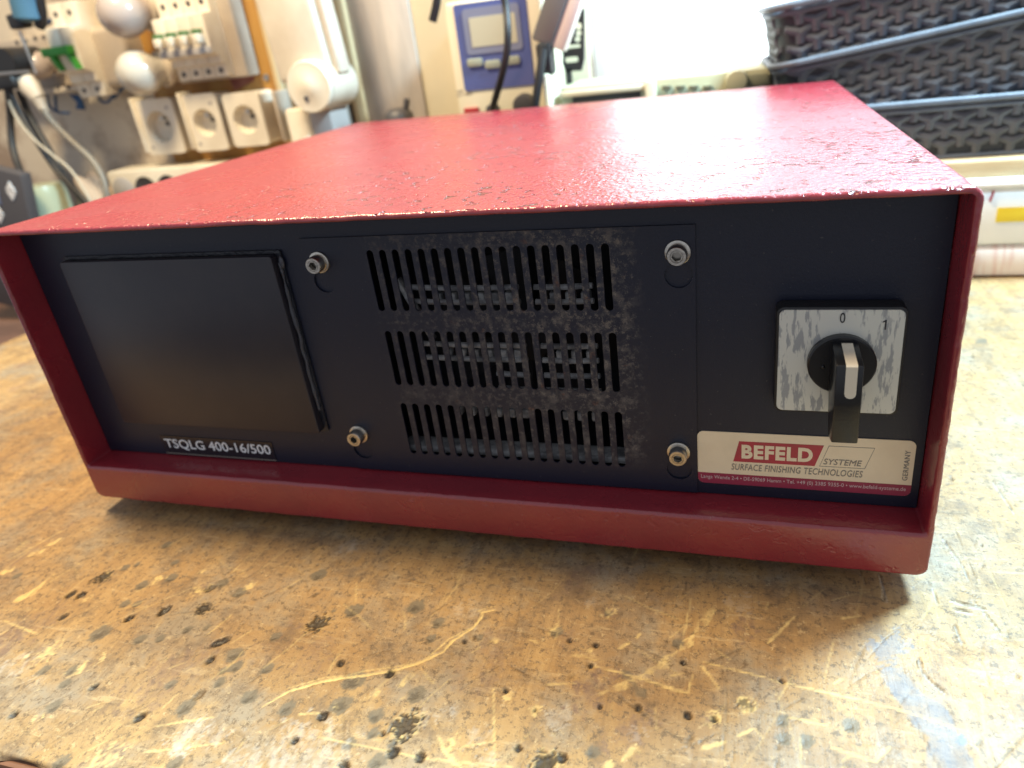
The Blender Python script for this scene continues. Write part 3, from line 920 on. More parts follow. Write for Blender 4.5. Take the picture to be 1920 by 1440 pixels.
def screw(i, x, z):
    w = MB().cyl((x, VY - 0.0001, z), (x, VY - 0.0012, z), 0.0052, 0.0052, 32, 0.0003).build("washer", M['steel'], dev)
    s = MB()
    y0, y1 = VY - 0.0013, VY - 0.0062
    Ms = facing(y0) @ Matrix.Translation((x, z, 0))
    hexr = 0.0021
    s.lathe([(0.0, 0.0), (0.0041, 0.0), (0.0041, 0.0042), (0.0037, 0.0049), (0.0024, 0.0049)], Ms, 36)
    s.build("screw_head", M['steel'], dev, angle=30)
    r = MB()
    h6 = [(hexr * math.cos(rad(60 * k + 12 * i)), hexr * math.sin(rad(60 * k + 12 * i))) for k in range(6)]
    r.plate(circ(0, 0, 0.0026, 30), [h6], facing(y0) @ Matrix.Translation((x, z, 0.0040)), 0.0009)
    o = r.build("screw_rim", M['steel'], dev, angle=30)
    MB().cyl((x, y0 - 0.0016, z), (x, y0 - 0.0022, z), 0.0024, 0.0024, 20).build("hex_socket", M['steel_in'], dev)
for i, (x, z) in enumerate(scr):
    screw(i, x, z)

# what shows behind the slots: fan guard, hub post, terminal strips
g = MB()
for z in (0.1330, 0.1258, 0.1142, 0.1035, 0.0960, 0.0880, 0.0800):
    x0_ = -0.002 if z > 0.09 else 0.035
    g.tube([(x0_, 0.026, z + 0.0006), ((x0_ + 0.052) / 2, 0.0265, z - 0.0003), (0.0515, 0.0262, z)], 0.0014, 8)
    g.tube([(0.0590, 0.0262, z), (0.072, 0.0266, z - 0.0004), (0.086, 0.026, z + 0.0004)], 0.0014, 8)
g.build("fan_guard", M['guard'], dev, kind='stuff')
g = MB()
for z in (0.0982, 0.1275, 0.0655):
    for i in range(11):
        x = 0.008 + i * 0.0072
        if 0.051 < x < 0.060:
            continue
        g.box((x, 0.0262, z - 0.0026), (x + 0.0045, 0.0310, z + 0.0026), 0.001)
g.build("terminal_strip", M['guard'], dev, kind='stuff')
MB().box((-0.001, 0.0225, 0.106), (0.0015, 0.0265, 0.140), 0.0006, M=Matrix.Translation((0.0, 0.024, 0.12)) @ Matrix.Rotation(rad(-22), 4, 'Y') @ Matrix.Translation((0.0, -0.024, -0.12))).build("guard_strut", M['guard'], dev)
MB().box((-0.022, 0.0205, 0.0435), (0.102, 0.030, 0.0470), 0.0005).build("vent_ledge", M['guard'], dev)
f = MB()
fc = Vector((0.045, 0.052, 0.098))
for k in range(7):
    a0 = 2 * math.pi * k / 7
    f.prism([(0.010, -0.004), (0.044, -0.012), (0.046, 0.010), (0.010, 0.006)], Matrix.Translation(fc) @ facing(0) @ Matrix.Rotation(a0, 4, 'Z') @ Matrix.Rotation(rad(28), 4, 'X'), 0.0015)
f.cyl(fc + Vector((0, 0.008, 0)), fc - Vector((0, 0.006, 0)), 0.013, seg=24, bev=0.001)
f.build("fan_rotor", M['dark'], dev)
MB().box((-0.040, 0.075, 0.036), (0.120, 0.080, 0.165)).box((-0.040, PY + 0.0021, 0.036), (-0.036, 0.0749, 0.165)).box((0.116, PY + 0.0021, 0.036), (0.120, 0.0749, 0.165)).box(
    (-0.0359, PY + 0.0021, 0.161), (0.1159, 0.0749, 0.165)).box((-0.0359, PY + 0.0021, 0.036), (0.1159, 0.0749, 0.040)).build("inner_shade_box", M['dark'], dev)  # dark box added to keep the view through the slots dark

# blanking plate with a smear of sealant along its right edge
BYF = 0.0116
MB().prism(rrect(-0.1955, -0.0640, 0.0570, 0.1552, 0.0015, 3), facing(PY - 0.0001), PY - BYF, 0.0006).build("blanking_plate", M['blank'], dev)
MB().plate(rrect(-0.1964, -0.0612, 0.0562, 0.1570, 0.001, 3), [rrect(-0.1957, -0.0638, 0.0568, 0.1554, 0.0015, 3)], facing(PY - 0.0001), 0.0012).build("plate_gasket", M['sealant'], dev)
s = MB()
pts = [Vector((-0.0628 + rng.normal(0, 0.00025), PY - 0.0018, 0.070 + i * 0.0058)) for i in range(15)]
s.tube(pts, [float(0.0004 + 0.0009 * lattice(np.array(i * 0.37), np.array(0.0), 2.1, 11)) for i in range(90)], 8)
s.sphere((-0.0618, PY - 0.0014, 0.1510), 0.0018, 12, (0.8, 0.6, 1.8))
s.build("sealant_bead", M['bead'], dev)

# type strip
MB().prism([(-0.1786, 0.0340), (-0.1012, 0.0345), (-0.1012, 0.0462), (-0.1786, 0.0462)], facing(PY - 0.0001), 0.0003).build("type_strip", M['tape'], dev)
MB().box((-0.1780, PY - 0.0006, 0.0340), (-0.1014, PY - 0.0003, 0.03455)).build("strip_edge", M['greyink'], dev)
text_mesh("TSQLG 400-16/500", -0.1762, -0.1030, 0.0371, 0.0444, PY - 0.0006, bold=0.012).build("type_lettering", M['whiteink'], dev)

# maker's plate
NPX0, NPX1, NPZ0, NPZ1 = 0.1303, 0.2186, 0.0392, 0.0670
NY = PY - 0.0005
plate_o = MB().prism(rrect(NPX0, NPX1, NPZ0, NPZ1, 0.0028, 6), facing(PY - 0.0001), 0.0004)
npl = plate_o.build("maker_plate", M['cream_label'], dev)
def npz(v): return NPZ0 + v * (NPZ1 - NPZ0)
def npx(u): return NPX0 + u * (NPX1 - NPX0)
r = 0.0028
band = [(npx(0), npz(0.205))] + [(NPX0 + r - r * math.cos(rad(a)), NPZ0 + r - r * math.sin(rad(a))) for a in (0, 30, 60, 90)] + [(NPX1 - r + r * math.sin(rad(a)), NPZ0 + r - r * math.cos(rad(a))) for a in (0, 30, 60, 90)] + [(npx(1), npz(0.205))]
MB().prism(band, facing(NY - 0.00001), 0.00008).build("red_band", M['label_band'], npl)
para = [(npx(0.177), npz(0.455)), (npx(0.563), npz(0.455)), (npx(0.600), npz(0.845)), (npx(0.205), npz(0.845))]
MB().prism(para, facing(NY - 0.00001), 0.00008).build("logo_field", M['label_red'], npl)
text_mesh("BEFELD", npx(0.217), npx(0.552), npz(0.525), npz(0.785), NY - 0.0001, bold=0.045, spacing=1.12).build("logo_lettering", M['cream_label'], npl)
out_p = [(npx(0.585), npz(0.455)), (npx(0.790), npz(0.455)), (npx(0.826), npz(0.845)), (npx(0.622), npz(0.845))]
c_ = (sum(p[0] for p in out_p) / 4, sum(p[1] for p in out_p) / 4)
in_p = [(c_[0] + (x - c_[0]) * 0.982, c_[1] + (z - c_[1]) * 0.955) for x, z in out_p]
MB().plate(out_p, [in_p], facing(NY - 0.00001), 0.00008).build("logo_outline", M['greyink'], npl)
text_mesh("SYSTEME", npx(0.602), npx(0.775), npz(0.500), npz(0.605), NY - 0.0001, shear=0.2).build("systeme_lettering", M['greyink'], npl)
text_mesh("SURFACE FINISHING TECHNOLOGIES", npx(0.168), npx(0.782), npz(0.295), npz(0.415), NY - 0.0001, shear=0.15, spacing=1.08).build("slogan_lettering", M['greyink'], npl)
text_mesh("GERMANY", npx(0.956), npx(0.979), npz(0.29), npz(0.83), NY - 0.0001, turn=90, spacing=1.1).build("country_lettering", M['greyink'], npl)
text_mesh("Lange Wende 2-4 \u2022 DE-59069 Hamm \u2022 Tel. +49 (0) 2385 9355-0 \u2022 www.befeld-systeme.de", npx(0.016), npx(0.978), npz(0.075), npz(0.165), NY - 0.0001).build("address_lettering", M['bandtext'], npl)

# rotary switch
SBY = PY - 0.0082
SX0_, SX1_, SZ0_, SZ1_ = 0.1620, 0.2085, 0.0832, 0.1300
sw = MB().prism(rrect(SX0_, SX1_, SZ0_, SZ1_, 0.003, 5), facing(PY - 0.0001), 0.0080, 0.0007).build("switch_base", M['black_pl'], dev)
MB().prism(rrect(SX0_ + 0.0010, SX1_ - 0.0012, SZ0_ + 0.0012, SZ1_ - 0.0010, 0.0024, 5), facing(SBY), 0.0005).build("dial_plate", M['worn'], sw)
DY = SBY - 0.0006
q = at(1580, 596, DY)
text_mesh("0", q.x - 0.00095, q.x + 0.00095, q.z - 0.0021, q.z + 0.0021, DY).build("dial_zero", M['ink'], sw)
q = at(1659.5, 609, DY)
MB().prism([(q.x - 0.00005, q.z - 0.0020), (q.x + 0.00045, q.z - 0.0020), (q.x + 0.00045, q.z + 0.0020), (q.x + 0.0001, q.z + 0.0020), (q.x - 0.0009, q.z + 0.0013), (q.x - 0.0009, q.z + 0.0009), (q.x - 0.00005, q.z + 0.0013)], facing(DY), 0.00012).build("dial_one", M['ink'], sw)
kc = at(1578, 684, 0.006)
MB().lathe([(0.0, 0.0), (0.0125, 0.0), (0.0125, 0.0024), (0.0119, 0.0030), (0.0, 0.0030)], facing(DY + 0.0002) @ Matrix.Translation((kc.x, kc.z, 0)), 40).build("knob_disc", M['knob'], sw)
MB().sphere((kc.x - 0.0068, DY - 0.0028, kc.z - 0.0006), 0.0008, 12).build("knob_pip", M['knob'], sw)
Mside = Matrix(((0, 0, 1, 0), (1, 0, 0, 0), (0, 1, 0, 0), (0, 0, 0, 1)))       # local XY -> world YZ, extruded along world X
hx0, hx1 = 0.1820, 0.1914
YR = -0.0105
prof = [(0.0058, 0.1172), (YR, 0.1148), (YR - 0.0006, 0.0985), (YR - 0.0002, 0.0818), (-0.0020, 0.0792), (0.0020, 0.0860), (0.0045, 0.0950), (0.0058, 0.0980)]
MB().prism(prof, Matrix.Translation((hx0, 0, 0)) @ Mside, hx1 - hx0, 0.0006).build("knob_handle", M['knob'], sw)
mx0, mx1 = 0.1853, 0.1893
e = 0.00025
strip = MB()
sv = [(mx0, 0.0040, 0.1169 + e), (mx1, 0.0040, 0.1169 + e), (mx1, YR + 0.0005, 0.11487 + e), (mx0, YR + 0.0005, 0.11487 + e), (mx1, YR - e, 0.1144), (mx0, YR - e, 0.1144),
      (mx1, YR - e - 0.0003, 0.1035), (mx0, YR - e - 0.0003, 0.1035)]
sv += [((mx0 + mx1) / 2 + (mx1 - mx0) / 2 * math.cos(rad(a)), YR - e - 0.0005, 0.1035 - 0.0020 * math.sin(rad(a))) for a in (30, 60, 90, 120, 150)]
strip.faces(sv, [(0, 1, 2, 3), (3, 2, 4, 5), (5, 4, 6, 8, 9, 10, 11, 12, 7)])
strip.build("pointer_stripe", M['silver_print'], sw)

# ------------------------------------------------------------------ the room behind: wall and window
M['floor'] = mat("dark_brown_floor", (0.10, 0.06, 0.04), 0.7, color2=(0.07, 0.045, 0.035), nscale=8)
fl = MB().faces([(-3, -3, -0.852), (3, -3, -0.852), (3, 0.60, -0.852), (-3, 0.60, -0.852)], [(0, 1, 2, 3)]).build("floor", M['floor'])
fl['kind'] = 'structure'
WY = 0.560
WIN = (-0.012, 1.20, 0.150, 0.62)               # x0, x1, z0, z1 of the opening
wl = MB().plate([(-1.35, -0.85), (1.9, -0.85), (1.9, 1.6), (-1.35, 1.6)], [[(WIN[0], WIN[2]), (WIN[1], WIN[2]), (WIN[1], WIN[3]), (WIN[0], WIN[3])]], facing(WY + 0.06), 0.06)
o = wl.build("back_wall", M['wall'])
o['kind'] = 'structure'
o['label'] = "stained plaster wall behind the workbench"
wn = thing("window", "bright white overexposed window behind the red device", "window", ((WIN[0] + WIN[1]) / 2, WY + 0.03, WIN[2]))
wf = MB()
ix0, ix1, iz0, iz1 = WIN[0] + 0.018, WIN[1] - 0.02, WIN[2] + 0.012, WIN[3] - 0.02
wf.plate([(WIN[0] + 0.001, WIN[2] + 0.001), (WIN[1] - 0.001, WIN[2] + 0.001), (WIN[1] - 0.001, WIN[3] - 0.001), (WIN[0] + 0.001, WIN[3] - 0.001)],
         [[(ix0, iz0), (ix1, iz0), (ix1, iz1), (ix0, iz1)]], facing(WY + 0.050), 0.038)
wf.build("frame", M['pinkish'], wn)
M['glow'] = mat("daylit_window_pane", (0.8, 0.8, 0.8), 0.5, emit=((0.86, 0.94, 1.0), WINDOW_GLOW))
MB().box((ix0, WY + 0.030, iz0), (ix1, WY + 0.036, iz1)).build("pane", M['glow'], wn)

def wbox(px0, py0, px1, py1, y_front, y_back, bev=0.002, mb=None):
    """upright box whose front shows between two pixels"""
    a, b = at(px0, py0, y_front), at(px1, py1, y_front)
    mb = mb or MB()
    return mb.box((min(a.x, b.x), y_front, min(a.z, b.z)), (max(a.x, b.x), y_back, max(a.z, b.z)), bev)

# boards on the wall
c = at(436, 200, 0.548)
bd = thing("mounting_board", "yellow varnished plywood board on the wall behind sockets and breakers", "board", (c.x, WY, 0.2))
a, b = at(322, 285, 0.546), at(540, 240, 0.546)
MB().box((a.x, 0.546, 0.105), (b.x, WY - 0.0005, 0.60), 0.001).build("board", M['yellow_wood'], bd)
a2 = at(553, 250, 0.546)
MB().box((b.x + 0.0005, 0.540, 0.105), (a2.x, WY - 0.0005, 0.60), 0.002).build("edge_strip", M['batten'], bd)
sc_ = at(500, 145, 0.546)
MB().lathe([(0, 0), (0.0048, 0), (0.0040, 0.0022), (0.0, 0.0030)], facing(0.5462) @ Matrix.Translation((sc_.x, sc_.z, 0)), 16).build("screw_head", M['steel'], bd)
q0, q1 = at(430, 165, 0.5455), at(478, 5, 0.5455)
MB().faces([(at(440, 170, .5455).x, 0.5455, at(440, 170, .5455).z), (at(478, 150, .5455).x, 0.5455, at(478, 150, .5455).z), (at(452, 40, .5455).x, 0.5455, at(452, 40, .5455).z), (at(430, -10, .5455).x, 0.5455, at(430, -10, .5455).z), (at(380, -10, .5455).x, 0.5455, at(380, -10, .5455).z), (at(390, 60, .5455).x, 0.5455, at(390, 60, .5455).z)], [(0, 1, 2, 3, 4, 5)]).build("stain_patch", M['rust_red'], bd)

c = at(720, 120, 0.548)
pl = MB()
a, b = at(690, 230, 0.548), at(800, 218, 0.548)
pl.box((a.x, 0.548, 0.02), (b.x, WY - 0.0005, 0.62), 0.001)
tag(pl.build("stained_board", M['stained']), "weathered grey brown board standing against wall between pale batten and cream wall", "board")
a, b = at(668, 236, 0.540), at(688, 232, 0.540)
tag(MB().box((a.x, 0.540, 0.02), (b.x, WY - 0.0005, 0.62), 0.002).build("wood_batten", M['batten']), "pale pine batten along left edge of the grey stained board", "batten")
a, b = at(801, 218, 0.552), at(1040, 200, 0.552)
tag(MB().box((a.x, 0.552, -0.02), (-0.0135, WY - 0.0005, 0.62), 0.001).build("wall_panel", M['cream_paint']), "cream painted panel on the wall behind the soldering station", "wall panel")
for px, r, lab in ((655, 0.0085, "brown grey conduit pipe right beside the pale batten"), (640, 0.0055, "thin grey brown pipe between lamp arm and thicker pipe")):
    q = at(px, 236, 0.545)
    tag(MB().cyl((q.x, 0.547, 0.0), (q.x, 0.547, 0.62), r, seg=16).build("conduit_pipe", M['pipe']), lab, "pipe", "vertical pipes on the wall")

# circuit breakers ---------------------------------------------------------
def din_profile(zc, s=1.0):
    """side view (depth, height) of a DIN-rail breaker, z measured from its middle"""
    return [(0.0, -0.045), (0.0, 0.045), (0.042, 0.045), (0.042, 0.024), (0.058, 0.022), (0.058, -0.018), (0.046, -0.022), (0.046, -0.030), (0.040, -0.031), (0.040, -0.045)]
def breaker(px_l, px_r, py_mid, poles, yb, levers, label, lever_mat, name="circuit_breaker", green_bar=False):
    a, b = at(px_l, py_mid, yb - 0.058), at(px_r, py_mid, yb - 0.058)
    wd, zc = b.x - a.x, a.z
    t = thing(name, label, "circuit breaker", ((a.x + b.x) / 2, yb, zc - 0.045))
    S = wd / poles / 0.0177
    Mside_ = Matrix(((0, 0, 1, a.x), (-1, 0, 0, yb), (0, 1, 0, zc), (0, 0, 0, 1)))
    for k in range(poles):
        prof_ = [(d_, z_ * S) for d_, z_ in din_profile(0)]
        MB().prism(prof_, Mside_ @ Matrix.Translation((0, 0, k * wd / poles + 0.0003)), wd / poles - 0.0006, 0.0008).build("pole_housing", M['white_pl'], t)
        xc = a.x + (k + 0.5) * wd / poles
        for z_, yy in ((0.035 * S, 0.0425), (-0.038 * S, 0.0405)):
            MB().cyl((xc, yb - yy + 0.001, zc + z_), (xc, yb - yy - 0.0004, zc + z_), 0.0030, seg=12).build("terminal_screw", M['dkgrey_pl'], t)
        if not green_bar:
            lv = MB().box((xc - 0.0045, yb - 0.070, zc - 0.008), (xc + 0.0045, yb - 0.0575, zc + 0.002), 0.001)
            lv = lv.build("toggle", M['white_pl'], t)
            MB().box((xc - 0.0043, yb - 0.0690, zc + 0.0018), (xc + 0.0035, yb - 0.0578, zc + 0.0070), 0.0005).build("toggle_tab", lever_mat, lv)
    if green_bar:
        lv = MB()
        x0, x1 = a.x - 0.006, b.x - 0.006
        lv.box((x0, yb - 0.068, zc - 0.004), (x1, yb - 0.0578, zc + 0.006), 0.001)
        lv.build("lever_bar", lever_mat, t)
        for xx in (x0 + 0.006, x1 - 0.011):
            MB().prism([(0, 0), (0.008, 0), (0.014, -0.018), (0.010, -0.018)], Matrix.Translation((xx, 0, zc - 0.004)) @ facing(yb - 0.058), 0.007).build("lever_leg", lever_mat, t)
    else:
        MB().box((a.x + 0.001, yb - 0.062, zc - 0.020), (b.x - 0.001, yb - 0.0575, zc - 0.0125), 0.0005).build("shadow_strip", M['grey_pl'], t)
    return t
breaker(294, 393, 78, 4, 0.548, 4, "white four-pole circuit breaker with green tabs, above the three wall sockets", M['dkgreen'])
c = at(420, 80, 0.515)
en = thing("breaker_enclosure", "beige breaker enclosure side right of the four-pole breaker", "enclosure", (c.x, 0.54, c.z))
a, b = at(335, 150, 0.520), at(466, 143, 0.520)
MB().box((a.x, 0.520, b.z), (b.x, 0.5455, 0.40), 0.003).build("housing", M['beige_pl'], en)

breaker(97, 150, 100, 2, 0.548, 2, "white residual current breaker with bright green lever, left of the lower bulb", M['green'], name="residual_current_breaker", green_bar=True)
c = at(190, 110, 0.515)
en = thing("grey_enclosure", "rounded beige grey enclosure between green lever breaker and lower bulb", "enclosure", (c.x, 0.55, c.z))
a, b = at(158, 172, 0.520), at(226, 50, 0.520)
MB().box((a.x, 0.516, a.z), (b.x, WY - 0.0005, b.z + 0.004), 0.010, 3).build("housing", M['beige_pl'], en)
MB().box((a.x + 0.008, 0.5135, a.z + 0.035), (a.x + 0.011, 0.517, a.z + 0.060), 0.0005).build("slot", M['dkgrey_pl'], en)
a, b = at(20, 175, 0.530), at(96, 62, 0.530)
en = thing("terminal_box", "dull beige terminal box behind the plugs at far left", "box", ((a.x + b.x) / 2, WY, a.z))
MB().box((a.x, 0.530, a.z), (b.x, WY - 0.0005, b.z), 0.004).build("housing", M['beige_pl'], en)
for px, py in ((32, 80), (48, 77), (66, 72), (82, 70)):
    q = at(px, py, 0.530)
    MB().cyl((q.x, 0.531, q.z), (q.x, 0.5296, q.z), 0.003, seg=12).build("screw_hole", M['dkgrey_pl'], en)
a, b = at(84, 178, 0.520), at(180, 152, 0.520)
en = thing("terminal_rail", "white terminal strip under the green lever breaker", "terminal strip", ((a.x + b.x) / 2, WY, a.z))
MB().box((a.x, 0.512, a.z), (b.x, 0.547, b.z - 0.002), 0.002).build("housing", M['white_pl2'], en)
for i, px in enumerate((108, 128, 151, 172)):
    q = at(px, 163, 0.512)
    MB().cyl((q.x, 0.513, q.z), (q.x, 0.5115, q.z), 0.0034, seg=12).build("screw_hole", M['dkgrey_pl'], en)

# light bulbs in wall holders ------------------------------------------------
def bulb(px, py, rpx, y, m_, label, tip=(-0.25, -0.95, -0.05)):
    c = at(px, py, y)
    r = rpx / FPX * ((c - CAM_C).dot(CF))
    d = Vector(tip).normalized()
    t = thing("light_bulb", label, "light bulb", c - d * 0.06, "round bulbs on the wall")
    Mz = Matrix.Translation(c) @ d.to_track_quat('Z', 'Y').to_matrix().to_4x4()
    pr = [(0, r)] + [(r * math.sin(rad(a)), r * math.cos(rad(a))) for a in range(10, 131, 10)] + [(r * 0.62, -r * 0.95), (r * 0.50, -r * 1.25), (0, -r * 1.25)]
    MB().lathe(pr, Mz, 32).build("glass", m_, t)
    e_ = c - d * r * 1.1
    back = e_ - d * ((WY - 0.001 - e_.y) / max(1e-3, -d.y) if d.y < 0 else 0.03)
    MB().lathe([(r * 0.55, -r * 0.98), (r * 0.82, -r * 0.98), (r * 0.82, -r * 1.2), (r * 0.70, -r * 1.25), (r * 0.66, -(back - c).length + 0.004), (0, -(back - c).length + 0.004)], Mz, 28).build("holder", M['white_pl2'], t)
    return t
bulb(262, 137, 40, 0.492, M['frost'], "shiny frosted white bulb right of the green lever breaker", tip=(-0.42, -0.9, -0.05))
bulb(230, 26, 43, 0.492, M['frost2'], "dull greyish bulb at the top edge above the shiny bulb", tip=(-0.35, -0.93, -0.05))
bulb(70, 122, 26, 0.505, M['frost2'], "grey bulb partly hidden behind the thin metal probe", tip=(-0.1, -0.99, 0))

# wall sockets ------------------------------------------------------------------
def socket(corners, y, label, pin=True, guard=True):
    (ax, ay), (bx, by) = corners
    a, b = at(ax, ay, y), at(bx, by, y)
    x0, x1, z1, z0 = min(a.x, b.x), max(a.x, b.x), max(a.z, b.z), min(a.z, b.z)
    xc, zc, s = (x0 + x1) / 2, (z0 + z1) / 2, min(x1 - x0, z1 - z0)
    t = thing("wall_socket", label, "wall socket", (xc, WY, z0), "white sockets in a row on the wall")
    r = s * 0.33
    MB().plate(rrect(x0, x1, z0, z1, 0.006, 4), [circ(xc, zc, r, 28)], facing(y + 0.004), 0.004).build("cover", M['white_pl'], t)
    MB().plate(rrect(x0 + 0.001, x1 - 0.001, z0 + 0.001, z1 - 0.001, 0.006, 4), [circ(xc, zc, r * 1.02, 28)], facing(0.5455), 0.5455 - y - 0.004).build("body", M['white_pl2'], t)
    cup = MB().lathe([(r * 1.01, 0.0), (r * 0.97, -0.004), (r * 0.88, -0.013), (r * 0.6, -0.0165), (0, -0.0165)], facing(y + 0.0005) @ Matrix.Translation((xc, zc, 0)), 32)
    cup.build("recess", M['white_pl'], t)
    MB().cyl((xc + r * 0.28, y + 0.0165, zc + r * 0.52), (xc + r * 0.28, y + 0.001, zc + r * 0.52), 0.0026, seg=12).build("earth_pin", M['steel'], t)
    for hx, hz in ((-0.05, 0.12), (0.42, -0.22)):
        MB().cyl((xc + r * hx, y + 0.0168, zc + r * hz), (xc + r * hx, y + 0.0160, zc + r * hz), 0.0030, seg=12).build("contact_hole", M['dkgrey_pl'], t)
    if guard:
        MB().box((x0 - 0.0025, y - 0.004, z0 + 0.004), (x0 + 0.0015, y + 0.020, z1 + 0.004), 0.0015).build("side_guard", M['white_pl'], t)
        for hx, hz in ((x0 + 0.010, z0 + 0.010), (x1 - 0.010, z1 - 0.012)):
            MB().cyl((hx, y + 0.001, hz), (hx, y - 0.0006, hz), 0.0022, seg=12).build("cover_screw", M['grey_pl'], t)
    return t
socket(((248, 190), (350, 286)), 0.512, "left of three white wall sockets, with raised left side guard")
socket(((337, 180), (431, 280)), 0.512, "middle of three white wall sockets, with dark earth pin recess")
socket(((413, 177), (507, 271)), 0.510, "right white wall socket, smooth rounded cover beside grey box side", guard=False)
a, b = at(503, 172, 0.512), at(534, 266, 0.512)
tag(MB().box((a.x + 0.001, 0.514, b.z), (b.x, 0.5455, a.z), 0.003).build("socket_box", M['beige_pl']), "plain beige grey junction box right of the three sockets", "junction box")

a, b = at(196, 322, 0.500), at(420, 380, 0.500)
ps = thing("power_strip", "white multi-socket power strip lying low along wall behind the red device", "power strip", ((a.x + b.x) / 2, 0.52, a.z - 0.055))
zt, xl, xr = a.z - 0.001, a.x, a.x + 0.32
MB().box((xl, 0.500, zt - 0.055), (xr, 0.548, zt), 0.004).build("housing", M['white_pl'], ps)
for i, (px, m_) in enumerate(((229, 'grey_pl'), (272, 'dkgrey_pl'), (316, 'dkgrey_pl'))):
    q = at(px, 345, 0.4995)
    MB().lathe([(0, 0.0004), (0.0195, 0.0004), (0.0185, 0.0012), (0, 0.0012)] if i == 0 else [(0.0185, 0.001), (0.0172, -0.0), (0.0, -0.0)], facing(0.4998) @ Matrix.Translation((q.x, zt - 0.0275, 0)), 28).build("outlet", M[m_], ps)

# swivel lamp arm ---------------------------------------------------------------
hc = at(580, 163, 0.462)
la = thing("lamp_arm", "big white articulated lamp arm with round joint cap beside the sockets", "lamp arm", (hc.x, 0.50, hc.z - 0.06))
rc = 47 / FPX * ((hc - CAM_C).dot(CF))
MB().lathe([(0, 0.0023), (rc * 0.3, 0.0023), (rc * 0.33, 0.0019), (rc * 0.95, 0.002), (rc, 0.0), (rc, -0.003), (0, -0.003)], facing(0.462) @ Matrix.Translation((hc.x, hc.z, 0)), 40).build("joint_cap", M['white_pl'], la)
MB().cyl((hc.x + 0.002, 0.466, hc.z), (hc.x + 0.004, 0.520, hc.z), rc * 0.97, seg=40, bev=0.003).build("joint_drum", M['white_pl2'], la)
MB().cyl((hc.x - rc * 0.2, 0.463, hc.z - rc * 0.42), (hc.x - rc * 0.2, 0.4585, hc.z - rc * 0.42), 0.0028, seg=10).build("cap_screw", M['dkgrey_pl'], la)
p0, p1 = at(583, 130, 0.49), at(528, -60, 0.49)
dr = (p1 - p0).normalized()
ang = math.atan2(dr.x, dr.z)
MA = Matrix.Translation((p0.x, 0.49, p0.z)) @ Matrix.Rotation(ang, 4, 'Y')
MB().box((-0.036, -0.016, -0.01), (0.034, 0.018, 0.30), 0.006, 3, M=MA).build("arm_beam", M['white_pl'], la)
MB().box((0.0345, -0.010, -0.01), (0.043, 0.014, 0.30), 0.002, 2, M=MA).build("arm_rib", M['white_pl2'], la)
q = at(568, 232, 0.49)
MB().cyl((q.x, 0.49, 0.02), (q.x, 0.49, hc.z - rc * 0.80), 0.017, seg=24, bev=0.004).build("stem", M['white_pl'], la)
MB().box((q.x + 0.0175, 0.478, 0.02), (q.x + 0.047, 0.520, hc.z - rc * 0.92), 0.004).build("stem_bracket", M['grey_pl'], la)
MB().cyl((q.x, 0.49, 0.0), (q.x, 0.49, 0.0195), 0.03, seg=24, bev=0.002).build("stem_base", M['white_pl2'], la)

# small dark fitting on the sill
q = at(748, 217, 0.500)
kb = thing("dark_knob", "small dark grey knob with stub in front of the weathered board", "knob", (q.x, 0.5, 0.0))
MB().lathe([(0.0, 0.0), (0.010, 0.0), (0.010, q.z - 0.012), (0.017, q.z - 0.006), (0.016, q.z + 0.002), (0.010, q.z + 0.008), (0, q.z + 0.009)], Matrix.Translation((q.x, 0.5, 0.0)), 24).build("body", M['dkgrey_pl'], kb)
MB().cyl((q.x + 0.009, 0.5, q.z + 0.003), (q.x + 0.014, 0.5, q.z + 0.018), 0.0035, seg=12, bev=0.001).build("stub", M['dkgrey_pl'], kb)

# soldering station ---------------------------------------------------------------
SY = 0.470
a, b = at(829, 7, SY), at(1012, -6, SY)
st = thing("soldering_station", "cream soldering station with blue front panel and small display", "soldering station", ((a.x + b.x) / 2, 0.51, 0))
MB().box((a.x, SY, 0.0), (b.x, 0.548, a.z), 0.004).build("housing", M['cream_case'], st)
def foil(poly_px, y, m_, name, parent, depth=0.0012):
    P = [at(px, py, y) for px, py in poly_px]
    mb = MB().prism([(p.x, p.z) for p in P], facing(y + 0.0003), depth)
    return mb.build(name, M[m_], parent)
p0, p1 = at(849, 10, SY), at(1003, 158, SY)
bf = MB().prism(rrect(p0.x, p1.x, p1.z, p0.z, 0.003), facing(SY + 0.0001), 0.0012).build("front_foil", M['blue_panel'], st)
p0, p1 = at(866, 18, SY), at(982, 92, SY)
MB().prism(rrect(p0.x, p1.x, p1.z, p0.z, 0.004), facing(SY - 0.001), 0.0010).build("display_bezel", M['lcd_frame'], st)
p0, p1 = at(880, 34, SY), at(972, 79, SY)
MB().prism(rrect(p0.x, p1.x, p1.z, p0.z, 0.001), facing(SY - 0.0018), 0.0006).build("display", M['lcd'], st)
for px, py in ((892, 117), (925, 120), (961, 113)):
    q = at(px, py, SY)
    MB().prism(rrect(q.x - 0.0085, q.x + 0.0085, q.z - 0.004, q.z + 0.004, 0.0025), facing(SY - 0.001), 0.0022, 0.0005).build("button", M['btn_green'], st)
p0, p1 = at(871, 203, SY), at(901, 222, SY)
MB().box((p0.x, SY - 0.004, p1.z), (p1.x, SY + 0.001, p0.z), 0.001).build("rocker_switch", M['red_sw'], st)
q = at(985, 196, SY)
MB().cyl((q.x, SY + 0.001, q.z), (q.x, SY - 0.012, q.z), 0.012, 0.0105, 24, 0.001).build("temperature_knob", M['dkgrey_pl'], st)
p0, p1 = at(856, 170, SY), at(886, 178, SY)
text_mesh("ZT-281", p0.x, p1.x, p1.z, p0.z, SY - 0.0002).build("model_lettering", M['greyink'], st)
q = at(926, 205, SY)
